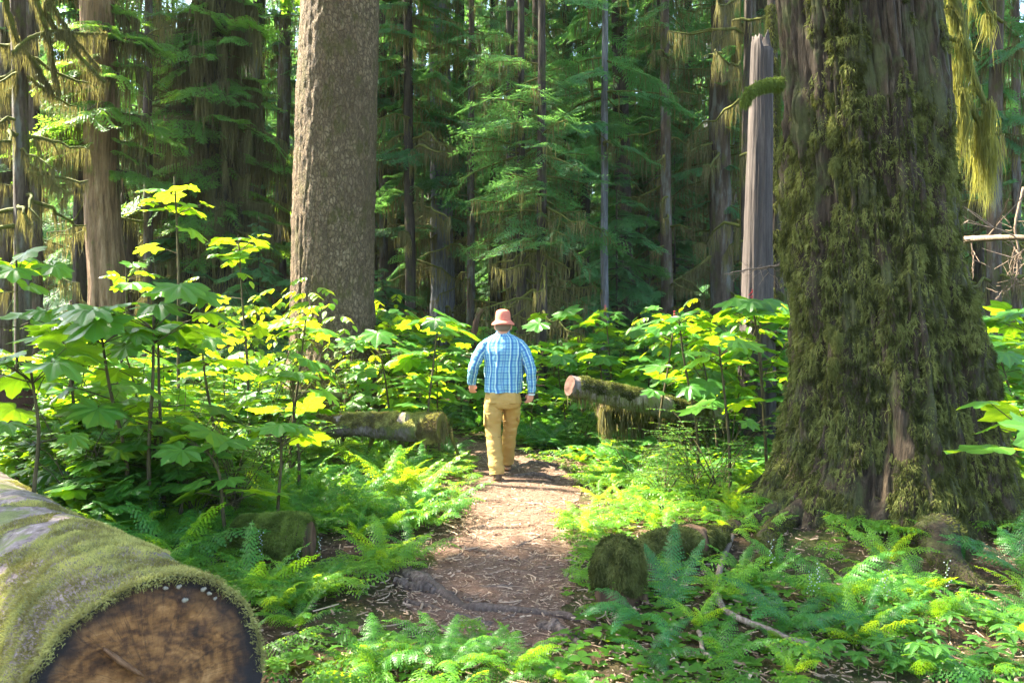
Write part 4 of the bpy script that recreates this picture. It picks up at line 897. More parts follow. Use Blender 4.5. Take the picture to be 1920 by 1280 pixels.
    branch([(1372, 1012), (1352, 1060), (1343, 1120), (1362, 1165), (1440, 1205), (1560, 1258)], [.020, .019, .017, .015, .014, .010], "crooked grey branch lying from the giant tree's roots toward the viewer", mat='stick', lift=.03, n=50)
    branch([(1640, 1235), (1600, 1205), (1570, 1200)], [.010, .008, .005], "thin dead stick among the bunchberry leaves", name="stick", cat="stick")
    branch([(1310, 1195), (1318, 1235), (1330, 1250)], [.012, .009, .006], "short dead stick on the moss before the grey branch", name="stick", cat="stick")
    # exposed roots over the trail
    for pts, r, lab in ([[(640, 1062), (720, 1072), (770, 1085), (830, 1115), (880, 1145), (960, 1150), (1060, 1158), (1120, 1180)], [.03, .045, .04, .035, .032, .03, .02, .01], "longest bare root snaking across the front of the trail"],
                        [[(740, 1095), (800, 1112), (850, 1122)], [.03, .035, .02], "stout root knuckle on the near left edge of the trail"],
                        [[(835, 1090), (858, 1115), (880, 1135)], [.010, .014, .012], "thin root dropping into the longest one"],
                        [[(900, 1178), (950, 1165), (990, 1145), (1030, 1160)], [.018, .025, .02, .01], "forked root hugging the longest root's right part"],
                        [[(760, 1130), (830, 1150), (900, 1170), (960, 1195), (1010, 1215)], [.014, .02, .022, .018, .01], "lower root running below the longest one"],
                        [[(1010, 1180), (1050, 1190), (1075, 1215)], [.03, .03, .015], "short thick root by the fern at the stump's foot"],
                        [[(862, 1103), (905, 1106), (965, 1106)], [.010, .013, .007], "straight dark root piece lying across the trail"],
                        [[(905, 1052), (945, 1040), (985, 1024), (1018, 1012)], [.022, .016, .012, .006], "grey root slanting over the middle of the trail"],
                        [[(915, 1030), (935, 1040), (955, 1036)], [.008, .012, .006], "small knotted root beside the slanting grey one"],
                        [[(955, 884), (985, 874), (1010, 870), (1045, 876)], [.015, .03, .028, .012], "humped root to the right of the walker's boots"],
                        [[(950, 898), (985, 893), (1020, 898), (1030, 905)], [.015, .025, .025, .012], "second humped root, just nearer than the first by the walker"],
                        [[(1000, 872), (1035, 880), (1060, 888)], [.01, .015, .01], "thin root splitting from the humped one near the walker"]):
        branch(pts, r, lab, name="tree_root", mat='root', lift=.008, cat="root", wob=.35, n=46)
    # bare twiggy branch at right and the dead sprig left of the giant tree
    def twigs(name, base, tips, r, lab, n=6, L=.4, mat='twig', down=.2):
        G = Geo(); q = spline(np.array(base), 24); q = q + np.cumsum(rng.normal(0, .004, q.shape), 0); G.add(*tube(q, np.linspace(r, r * .4, 24), 6)); K = Geo()
        for i in range(n):
            j = rng.integers(3, 23); d = nrm(rng.normal(0, 1, 3) * [1, .5, 1] - [0, 0, down]); l = L * rng.uniform(.4, 1.1); p = q[j] + d * np.linspace(0, l, 10)[:, None] + np.cumsum(rng.normal(0, .007, (10, 3)), 0); K.add(*tube(p, np.linspace(.18, .05, 10) * r + .0012, 4, cap=False))
            for _ in range(5):
                j2 = rng.integers(2, 9); d2 = nrm(d + rng.normal(0, .7, 3)); p2 = p[j2] + d2 * np.linspace(0, l * .5, 6)[:, None] + np.cumsum(rng.normal(0, .004, (6, 3)), 0); K.add(*tube(p2, np.linspace(.15, .05, 6) * r + .001, 3, cap=False))
        t = empty(name); tag(t, lab, "branch"); obj("bough", G, MAT[mat], t); obj("twigs", K, MAT[mat], t); return t
    twigs("dead_branch", [P(1795, 448, 7.6), P(1860, 442, 7.2), (P(1960, 434, 6.8)), P(2100, 425, 6.4)], 0, .034, "barkless dead bough jutting out from behind the giant tree with a tangle of twigs", 15, .6)
    twigs("dead_branch", [P(1920, 350, 7.3), P(1900, 420, 7.3), P(1905, 480, 7.3), P(1898, 540, 7.3)], 0, .014, "hanging dead twig crossing the barkless bough", 9, .4)
    twigs("dead_branch", [P(1480, 497, 6.9), P(1430, 500, 6.8), P(1395, 505, 6.8), P(1365, 512, 6.8)], 0, .010, "thin orange dead sprig poking left out of the giant tree", 4, .35)
    # broken post-like stub left of the walker
    q = spline([P(886, 655, 13.2), P(890, 620, 13.2), P(895, 595, 13.2), P(902, 578, 13.2)], 12); q = np.vstack([[q[0][0], 13.2, -.1], q]); tb = tube(q, np.linspace(.06, .045, 13), 14, wob=.3); t = empty("broken_stub"); tag(t, "rotten broken stub standing behind the walker's left shoulder", "stump"); obj("wood", tb, MAT['rot'], t)
other_logs()

# ------------------------------------------------------------------ the walker
def loft(secs, n=32, a0=0.0, vscale=1.0):
    """secs: (centre, rx, ry, tangent or None); attribute = (arc length, length along, 0)"""
    C = np.array([s[0] for s in secs], float); m = len(C); th = np.linspace(0, 2 * pi, n, endpoint=False) + a0
    rxs = np.array([s[1] for s in secs]); rys = np.array([s[2] for s in secs]); t = nrm(np.gradient(C, axis=0))
    X = np.array([1., 0, 0]); Yv = nrm(np.cross(t, X)); Xv = nrm(np.cross(Yv, t))
    V = C[:, None] + Xv[:, None] * (rxs[:, None] * np.cos(th))[..., None] + Yv[:, None] * (rys[:, None] * np.sin(th))[..., None]
    L = np.concatenate([[0], np.cumsum(np.linalg.norm(np.diff(C, axis=0), axis=1))]); R0 = (rxs.mean() + rys.mean()) / 2
    i, j = np.meshgrid(np.arange(m - 1), np.arange(n), indexing='ij'); k = (j + 1) % n
    F = np.stack([i * n + j, i * n + k, (i + 1) * n + k, (i + 1) * n + j], -1).reshape(-1, 4)
    A = np.zeros((m, n, 3)); A[:, :, 0] = np.where(th > pi * 1.5, th - 2 * pi, th)[None] * R0; A[:, :, 1] = L[:, None]
    V = V.reshape(-1, 3); A = A.reshape(-1, 3); c0, c1 = len(V), len(V) + 1; V = np.vstack([V, C[:1], C[-1:]]); A = np.vstack([A, A[:1], A[-1:]])
    j = np.arange(n); k = (j + 1) % n
    return V, {4: F, 3: np.vstack([np.stack([k, j, 0 * j + c0], 1), np.stack([(m - 1) * n + j, (m - 1) * n + k, 0 * j + c1], 1)])}, A
def dens(rows, n):
    """resample section rows (x,y,z,rx,ry) smoothly"""
    q = spline(rows, n); return [(r[:3], r[3], r[4]) for r in q]
def apply_mods(o):
    dg = bpy.context.evaluated_depsgraph_get(); me = bpy.data.meshes.new_from_object(o.evaluated_get(dg)); o.modifiers.clear(); o.data = me
def walker():
    rng = np.random.default_rng(71); t = empty("person", (-.095, 8.5, float(g(-.1, 8.5)) + .002)); tag(t, "man walking away along the trail in red bucket hat, blue plaid shirt and tan trousers", "person")
    wrin = lambda V, s, amp, st=(1, 1, 1): V + nrm(np.random.default_rng(1).normal(0, 1, 3)) * 0 + amp * np.stack([fbm(V * np.array(st) + 3, s, 3), fbm(V * np.array(st) + 13, s, 3), 0 * V[:, 0]], 1)
    # skeleton points
    SL, EL, WL, HL = (-.165, 0, 1.385), (-.30, -.01, 1.235), (-.335, .10, 1.03), (-.335, .135, .965)
    SR, ER, WR, HR = (.170, 0, 1.38), (.285, -.05, 1.20), (.300, -.04, .945), (.285, -.02, .87)
    # body: one fused surface (head, neck, trunk, arms, hands with fingers, legs)
    B = Geo()
    B.add(*loft(dens([(0, .02, 1.44, .055, .055), (0, .02, 1.50, .056, .058), (0, .015, 1.545, .058, .062), (0, .005, 1.58, .068, .083), (0, .005, 1.64, .078, .098), (0, .005, 1.70, .074, .092), (0, .005, 1.755, .045, .055), (0, .005, 1.775, .012, .015)], 24), 20))
    B.add(*loft(dens([(0, 0, .86, .15, .10), (0, 0, 1.0, .15, .10), (0, 0, 1.2, .16, .10), (0, 0, 1.36, .16, .09), (0, .01, 1.44, .10, .07), (0, .01, 1.50, .05, .05)], 18), 18))
    for sx in (-1, 1): B.add(*tube([(sx * .078, -.01 + .0, 1.655), (sx * .088, -.005, 1.645), (sx * .086, 0, 1.615), (sx * .077, .005, 1.60)], [.010, .013, .012, .008], 6))   # ears
    B.add(*tube([(0, .10, 1.665), (0, .118, 1.635), (0, .105, 1.62)], [.010, .016, .012], 6))   # nose (faces away)
    B.add(*tube([(-.03, .093, 1.59), (0, .102, 1.59), (.03, .093, 1.59)], [.006, .009, .006], 6))
    for S_, E_, W_, H_, sg in ((SL, EL, WL, HL, -1), (SR, ER, WR, HR, 1)):
        B.add(*tube(spline([S_, E_, W_], 12), np.linspace(.046, .028, 12), 10)); S_, E_, W_, H_ = map(np.array, (S_, E_, W_, H_)); d = nrm(H_ - W_); side = nrm(np.cross(d, [0, 1, 0])) * sg; fw = np.cross(d, side) * sg
        B.add(*loft([(W_ + d * q, a, b) for q, a, b in ((-.02, .024, .021), (.01, .026, .020), (.04, .034, .020), (.07, .038, .018), (.088, .034, .014))], 12))
        for f, (of, ln) in enumerate(((-.027, .066), (-.009, .074), (.009, .070), (.026, .056))):      # four fingers, curled toward the palm
            p0 = W_ + d * .080 + np.array([of, 0, 0]); cu = np.array([-sg * .55, .5, 0]) * .9
            p1 = p0 + nrm(d + cu * .25) * ln * .45; p2 = p1 + nrm(d * .6 + cu) * ln * .32; p3 = p2 + nrm(-d * .1 + cu) * ln * .25
            B.add(*tube(spline([p0, p1, p2, p3], 9), np.linspace(.0095, .0075, 9), 7))
        p0 = W_ + d * .03 + np.array([-sg * .022, .012, 0]); B.add(*tube(spline([p0, p0 + np.array([-sg * .022, .022, 0]) + d * .022, p0 + np.array([-sg * .018, .030, 0]) + d * .052], 7), [.013, .012, .011, .010, .010, .009, .007], 7))
    LEGL = [(-.105, 0, .90), (-.105, .02, .62), (-.10, .02, .48), (-.075, -.06, .25), (-.055, -.12, .08)]; LEGR = [(.095, 0, .90), (.085, .14, .66), (.07, .22, .50), (.05, .34, .30), (.045, .46, .13)]
    for L_, r in ((LEGL, 0), (LEGR, 0)): B.add(*tube(spline(L_, 16), np.interp(np.linspace(0, 1, 16), [0, .5, .6, .75, 1], [.085, .055, .055, .052, .034]), 12))
    o = obj("body", B, MAT['skin'], t); m = o.modifiers.new("fuse", 'REMESH'); m.mode = 'VOXEL'; m.voxel_size = .006; m.use_smooth_shade = True; m2 = o.modifiers.new("soft", 'SMOOTH'); m2.factor = .5; m2.iterations = 2; apply_mods(o)
    # hair below the hat
    G = Geo(); G.add(*loft(dens([(0, -.012, 1.585, .060, .078), (0, -.012, 1.62, .080, .098), (0, -.008, 1.67, .085, .104)], 8), 20)); 
    obj("hair", G, MAT['hair'], t)
    # shirt
    G = Geo(); rows = [(0, .00, .935, .198, .138), (0, 0, .99, .200, .136), (0, 0, 1.08, .197, .132), (0, 0, 1.20, .198, .130), (0, 0, 1.34, .212, .126), (0, 0, 1.42, .222, .116), (0, .0, 1.475, .205, .102), (0, .005, 1.52, .150, .086), (0, .01, 1.552, .092, .074), (0, .012, 1.575, .066, .068)]
    V, F, A = loft(dens(rows, 60), 72); V = wrin(V, 6, .013 , (1, 1, .6)); V = wrin(V, 15, .006, (1, 1, .8)); V[:, 0] += .008 * np.sin(V[:, 2] * 6 + V[:, 1] * 9); lo = np.clip((1.02 - V[:, 2]) / .1, 0, 1); V[:, 1] += lo * .012 * np.sin(V[:, 0] * 45); V[:, 2] += lo * .006 * np.sin(V[:, 0] * 30 + 1)
    sy = V[:, 1] < 0; V[:, 1] -= np.where(sy, .012 * np.exp(-((V[:, 2] - 1.36) / .08) ** 2), 0); G.add(V, F, A)
    for sg, pts in ((-1, [(-.110, .005, 1.47, .050, .050), (-.175, 0, 1.440, .062, .064), (-.240, -.005, 1.355, .064, .064), (-.300, -.02, 1.235, .058, .058), (-.327, .03, 1.13, .051, .051), (-.337, .09, 1.045, .043, .042), (-.337, .10, 1.02, .036, .036)]),
                    (1, [(.115, .005, 1.465, .050, .050), (.182, 0, 1.430, .062, .064), (.236, -.025, 1.34, .063, .063), (.286, -.05, 1.20, .056, .056), (.298, -.045, 1.08, .050, .050), (.303, -.04, .975, .044, .042), (.302, -.04, .945, .036, .036)])):
        V, F, A = loft(dens(pts, 44), 32, vscale=1); q = np.sin(A[:, 1] * 62 + 3 * np.sin(V[:, 1] * 40)) * .0045; c = spline([p[:3] for p in pts], 44); cc = np.vstack([np.repeat(c, 32, 0), c[:1], c[-1:]]); V = V + nrm(V - cc + 1e-6) * q[:, None]; V = wrin(V, 14, .006); A[:, 0] += .013; G.add(V, F, A)
    s = obj("shirt", G, MAT['plaid'], t)
    C = Geo(); C.add(*loft(dens([(0, .010, 1.560, .072, .074), (0, .006, 1.58, .074, .077), (0, .004, 1.600, .070, .072), (0, .004, 1.603, .062, .064)], 8), 28)); obj("collar", C, MAT['plaid'], s)
    for (x, y, z, r, dd) in ((-.337, .100, 1.025, .040, 0), (.302, -.04, .952, .040, 0)): obj("cuff", Geo().add(*loft([((x, y, z + q), r, r) for q in (-.018, -.006, .01, .025, .035)], 20)), MAT['plaid'], s)
    k = np.linspace(0, 2 * pi, 20); obj("watch", Geo().add(*tube(np.stack([.301 + .031 * np.cos(k), -.038 + .029 * np.sin(k), .915 + 0 * k], 1), .007, 6, flat=1.6)), MAT['strap'], t)
    # trousers
    G = Geo(); V, F, A = loft(dens([(0, 0, 1.00, .165, .115), (0, 0, .95, .176, .122), (0, -.006, .88, .192, .132), (0, -.004, .82, .192, .128), (0, 0, .775, .165, .105)], 24), 56); V = wrin(V, 10, .006); G.add(V, F, A)
    for pts in ([(-.098, -.005, .86, .092, .118), (-.104, .0, .75, .098, .110), (-.106, .015, .64, .090, .098), (-.104, .02, .52, .083, .088), (-.096, -.01, .40, .080, .082), (-.082, -.055, .26, .078, .082), (-.066, -.10, .13, .080, .084), (-.062, -.108, .085, .078, .084)],
                [(.090, .0, .86, .094, .118), (.092, .08, .76, .096, .105), (.084, .15, .64, .088, .094), (.072, .21, .51, .080, .084), (.060, .27, .40, .076, .078), (.052, .36, .27, .074, .076), (.048, .425, .17, .074, .078), (.048, .445, .135, .074, .078)]):
        V, F, A = loft(dens(pts, 70), 40); c = spline([p[:3] for p in pts], 70); cc = np.vstack([np.repeat(c, 40, 0), c[:1], c[-1:]]); nn = nrm(V - cc + 1e-6)
        q = .0075 * fbm(V * np.array([1, 1, 2.4]), 9, 3) + .0035 * np.sin(V[:, 2] * 60 + 30 * V[:, 0] + 4 * fbm(V, 5, 2)) * (np.exp(-((V[:, 2] - .5) / .12) ** 2) + np.exp(-((V[:, 2] - .14) / .10) ** 2)); G.add(V + nn * q[:, None], F, A)
    tr = obj("trousers", G, MAT['tan'], t)
    def pocket(x, y, z, w, d, h, nm, mat='tan'):
        k = np.linspace(0, 1, 7); tb = loft([((x, y, z + h * (q - .5)), w * (1 if 0 < i < 6 else .9), d * (1 if 0 < i < 6 else .6)) for i, q in enumerate(k)], 16); obj(nm, Geo().add(*tb), MAT[mat], tr)
    pocket(-.192, .01, .66, .016, .062, .17, "cargo_pocket"); pocket(.165, .11, .70, .016, .060, .17, "cargo_pocket")
    pocket(-.085, -.118, .88, .055, .014, .12, "back_pocket"); pocket(.085, -.118, .88, .055, .014, .12, "back_pocket")
    for x, y, z, rr in ((-.102, .012, .475, .0875), (.068, .235, .47, .0835)): 
        k = np.linspace(0, 2 * pi, 30); obj("knee_seam", Geo().add(*tube(np.stack([x + rr * np.cos(k), y + rr * 1.03 * np.sin(k), z + .008 * np.sin(k)], 1), .0028, 5)), MAT['seam'], tr)
    # boots
    for x, y, z, pit in ((-.058, -.125, .0, .0), (.046, .475, .055, -.18)):
        b = empty("boot", (x, y, z)); b.parent = t; b.rotation_euler = (pit * -1, 0, -.06 if x < 0 else .08)
        obj("upper", Geo().add(*loft(dens([(0, -.02, .022, .040, .055), (0, -.012, .05, .040, .060), (0, -.012, .09, .037, .048), (0, -.012, .12, .033, .040), (0, -.01, .135, .030, .036)], 12), 20)).add(*tube([(0, -.05, .045), (0, .02, .048), (0, .10, .042), (0, .17, .034), (0, .195, .030)], [.034, .040, .040, .032, .014], 14)), MAT['boot'], b)
        q = np.linspace(-.078, .205, 16); w = np.interp(q, [-.078, -.06, 0, .09, .16, .205], [.012, .033, .037, .046, .040, .010]); S = Geo(); V = []
        for zz, f in ((0, .97), (.012, 1.03), (.026, 1.0)): V += [(wi * f * sg2, qi, zz) for sg2, o_ in ((1, 1), (-1, -1)) for qi, wi in (zip(q, w) if o_ > 0 else zip(q[::-1], w[::-1]))]
        V = np.array(V); n = 32; i, j = np.meshgrid(np.arange(2), np.arange(n), indexing='ij'); k = (j + 1) % n; F = np.stack([i * n + j, i * n + k, (i + 1) * n + k, (i + 1) * n + j], -1).reshape(-1, 4); e = np.arange(15)
        F = np.vstack([F, np.stack([64 + e, 64 + e + 1, 64 + 30 - e, 64 + 31 - e], 1), np.stack([31 - e, 30 - e, e + 1, e], 1)]); obj("sole", S.add(V, {4: F}), MAT['sole'], b)
    # hat
    def lathe(prof, n=40): 
        pr = np.array(prof); th = np.linspace(0, 2 * pi, n, endpoint=False); V = np.stack([pr[:, 0:1] * np.cos(th) * .92, pr[:, 0:1] * np.sin(th) * 1.08, pr[:, 1:2] + 0 * th], -1); m = len(pr)
        i, j = np.meshgrid(np.arange(m - 1), np.arange(n), indexing='ij'); k = (j + 1) % n
        return V.reshape(-1, 3), {4: np.stack([i * n + j, i * n + k, (i + 1) * n + k, (i + 1) * n + j], -1).reshape(-1, 4)}, np.zeros((m * n, 3))
    h = empty("hat", (0, -.005, .15)); h.scale = (.90, .90, .91); h.parent = t
    V, F, A = lathe([(.145, 1.652), (.148, 1.658), (.132, 1.676), (.112, 1.694), (.098, 1.705), (.0975, 1.72), (.096, 1.76), (.090, 1.795), (.080, 1.812), (.055, 1.824), (.02, 1.830), (.001, 1.831)]); V[:, 2] += .006 * np.sin(np.arctan2(V[:, 1], V[:, 0]) * 3) * (V[:, 2] < 1.69) + .004 * fbm(V, 16, 2); obj("crown", (V, F, A), MAT['hat'], h)
    V, F, A = lathe([(.145, 1.651), (.128, 1.670), (.108, 1.688), (.095, 1.698)]); obj("brim_lining", (V, F, A), MAT['hat'], h)
    V, F, A = lathe([(.099, 1.703), (.101, 1.712), (.099, 1.721)]); obj("hat_band", (V, F, A), MAT['hat'], h)
walker()

# ------------------------------------------------------------------ plants
def club_plant(rng, h, nl, lr, lo=False, lower=3, lean=.12, spread=1.0, berries=False):
    """devil's club: a bare stem with big palmate leaves held level near its top"""
    St, Lf = Geo(), Geo(); a = rng.random() * 6.28; top = np.array([cos(a) * lean * h, sin(a) * lean * h, h])
    q = spline([(0, 0, -.08), top * [.25, .25, .35] + rng.normal(0, .02, 3), top * [.6, .6, .7] + rng.normal(0, .02, 3), top], 14); St.add(*tube(q, np.linspace(.013, .006, 14) * (1 + .2 * h), 5 if lo else 7, cap=False))
    n = nl + lower; aa = a + np.arange(n) * 2.4 + rng.normal(0, .35, n); tt = np.concatenate([rng.uniform(.86, 1.0, nl), rng.uniform(.45, .85, lower)]); R_, T_, S_ = [], [], []
    for i in range(n):
        b = q[min(13, int(tt[i] * 13))]; up = rng.uniform(.15, .75) if i < nl else rng.uniform(-.05, .4); L = lr * rng.uniform(.8, 1.5) * spread; d = np.array([cos(aa[i]), sin(aa[i]), 0])
        e = b + d * L * cos(up) + np.array([0, 0, 1]) * L * sin(up); m = b + (e - b) * .5 + np.array([0, 0, .03 * L]); St.add(*tube([b, m, e], [.0045, .0035, .003], 4, cap=False))
        f = d + np.array([0, 0, -rng.uniform(-.05, .55)]); R_.append(frames([f], nrm(np.array([0, 0, 1.]) + rng.normal(0, .2, 3)))[0]); T_.append(e); S_.append(lr * rng.uniform(.5, 1.15))
    R_, T_, S_ = np.array(R_), np.array(T_), np.array(S_); vs = PALMS_LO if lo else PALMS; vk = rng.integers(0, len(vs), n); tn = rng.uniform(.1, .9, n)
    for q_ in range(len(vs)):
        if (vk == q_).any(): Lf.inst(vs[q_], R_[vk == q_], T_[vk == q_], S_[vk == q_], tn[vk == q_])
    Bg = None
    if berries:
        Bg = Geo()
        for _ in range(26): 
            z = rng.random(); p = top + np.array([rng.normal(0, .012 * (1.3 - z)), rng.normal(0, .012 * (1.3 - z)), .02 + .09 * z]); Bg.add(*tube([p - [0, 0, .006], p, p + [0, 0, .006]], [.002, .0045, .002], 5))
    return St, Lf, Bg
def ash_plant(rng, h, nb=5, nleaf=7, lw=.075):
    """shrub with arching stems and compound leaves of drooping oval leaflets"""
    St, Lf = Geo(), Geo()
    for b in range(nb):
        a = rng.random() * 6.28; L = h * rng.uniform(.75, 1.05); t = np.linspace(0, 1, 12); o = L * .45 * t ** 1.6; q = np.stack([cos(a) * o, sin(a) * o, -.06 + L * t * (1 - .12 * t)], 1) + np.cumsum(rng.normal(0, .008, (12, 3)), 0); St.add(*tube(q, np.linspace(.009, .003, 12), 5, cap=False))
        for k in range(nleaf):
            tq = rng.uniform(.45, 1) if k else 1.0; p = q[int(tq * 11)]; az = a + rng.normal(0, 1.3); ll = rng.uniform(.16, .24) * lw / .075; s = np.linspace(0, 1, 8); ax = np.stack([cos(az) * ll * s, sin(az) * ll * s, ll * (.35 * s - .75 * s * s)], 1) + p; St.add(*tube(ax, .0022, 4, cap=False))
            fs, us, ps, ss = [], [], [], []; d = np.array([cos(az), sin(az), 0]); sd = np.array([-sin(az), cos(az), 0]); m = 4
            for j in range(m):
                for s2 in (-1, 1): fs.append(d * .6 + sd * s2 + [0, 0, -.55]); ps.append(ax[2 + int(j * 5 / m)]); ss.append(lw * rng.uniform(.85, 1.15))
            fs.append(d + [0, 0, -.8]); ps.append(ax[-1]); ss.append(lw * 1.15); fs = np.array(fs) + rng.normal(0, .12, (len(fs), 3)); Lf.inst(OV, frames(fs), np.array(ps), np.array(ss), rng.uniform(.2, .8, len(ps)))
    return St, Lf
def twig_shrub(rng, h, nb=9, lf=.018, dens=60):
    """fine-leaved bush: thin forked twigs with rows of tiny leaves"""
    St, Lf = Geo(), Geo()
    for b in range(nb):
        a = rng.random() * 6.28; L = h * rng.uniform(.6, 1.05); t = np.linspace(0, 1, 10); o = L * .5 * t ** 1.3; q = np.stack([cos(a) * o, sin(a) * o, -.05 + L * t * (1 - .25 * t)], 1) + np.cumsum(rng.normal(0, .01, (10, 3)), 0); St.add(*tube(q, np.linspace(.006, .002, 10), 4, cap=False))
        for c in range(6):
            p0 = q[rng.integers(4, 10)]; az = a + rng.normal(0, 1.1); l = h * rng.uniform(.15, .32); s = np.linspace(0, 1, 6); w = np.stack([cos(az) * l * s, sin(az) * l * s, l * (.25 * s - .15 * s * s)], 1) + p0; St.add(*tube(w, .0012, 3, cap=False))
            n = dens // 6 * 2; u = rng.random(n); k = (u * 4.99).astype(int); fr = (u * 4.99 - k)[:, None]; pp = w[k] * (1 - fr) + w[k + 1] * fr; sg = rng.choice([-1, 1], n)[:, None]; d = np.array([cos(az), sin(az), 0]); sd = np.array([-sin(az), cos(az), 0])
            Lf.inst(OV_LO, frames(d * .5 + sd * sg + rng.normal(0, .3, (n, 3)) * [1, 1, .4], nrm(np.array([0, 0, 1.]) + rng.normal(0, .2, (n, 3)))), pp, lf * rng.uniform(.7, 1.3, n), rng.random(n))
    return St, Lf
def whorl(rng, n=5, L=.07, tpl=OV, h=.10, tiers=1, dr=.15):
    St, Lf = Geo(), Geo(); St.add(*tube([(0, 0, -.02), (0, 0, h)], [.002, .0015], 4, cap=False))
    for t in range(tiers):
        z = h * (1 - .38 * t); a = rng.random() * 6 + np.arange(n) * 2 * pi / n + rng.normal(0, .12, n); f = np.stack([np.cos(a), np.sin(a), rng.uniform(-.25, .25, n)], 1); Lf.inst(tpl, frames(f), np.array([[0, 0, z]] * n), L * rng.uniform(.8, 1.15, n), rng.uniform(.2, .8, n))
    return St, Lf
def strap_plant(rng, n=4, L=.22):
    Lf = Geo(); a = rng.random() * 6 + np.arange(n) * 2 * pi / n
    f = np.stack([np.cos(a), np.sin(a), rng.uniform(.5, 1.0, n)], 1); tp = ovate(.17, .035, .75, 8); Lf.inst(tp, frames(f), np.zeros((n, 3)), L * rng.uniform(.8, 1.15, n), rng.uniform(.2, .8, n)); return None, Lf
def plant(name, geos, loc, label, cat, lmat, smat='stem', group=None, rot=0., sc=1., leafname="foliage"):
    t = empty(name, loc, rot, sc); tag(t, label, cat, group)
    if geos[0] is not None: obj("stem", geos[0], MAT[smat], t)
    obj(leafname, geos[1], MAT[lmat], t)
    if len(geos) > 2 and geos[2] is not None: obj("berries", geos[2], MAT['berry'], t)
    return t
def clone(src, loc, rot, sc, label, group):
    r = copy_tree(src, loc, rot, sc); r["label"] = label; r["group"] = group; return r

def blocked(x, y, pad=0.0):
    """where a log, trunk, stump or boot stands"""
    if math.hypot(x - BT[0], y - BT[1]) < 1.12 + pad: return True
    d = np.array([-.688, .726]); r = np.array([x + 1.255, y - 2.86]); al = r @ d; ac = abs(r @ np.array([.726, .688]))
    if -.06 < al < 4.8 and ac < .42 + pad: return True
    if -.06 >= al > -.5 and ac < .4: return True          # keep the cut face in view
    if abs(x + 1.35) < .36 + pad and -.75 < y - 5.35 < .22 + pad: return True
    if -1.0 < x < .55 and abs(y - (4.28 - .15 * x)) < .38 + pad: return True   # bare roots stay in view
    if math.hypot(x - .66, y - 4.7) < .2 + pad or math.hypot(x + 2.72, y - 12) < .75: return True
    return False
def on_path(x, y, m=0.0):
    if y < 2.6 or y > 12.5: return False
    l, r = path_edges(np.array([y])); return l[0] - m < x < r[0] + m

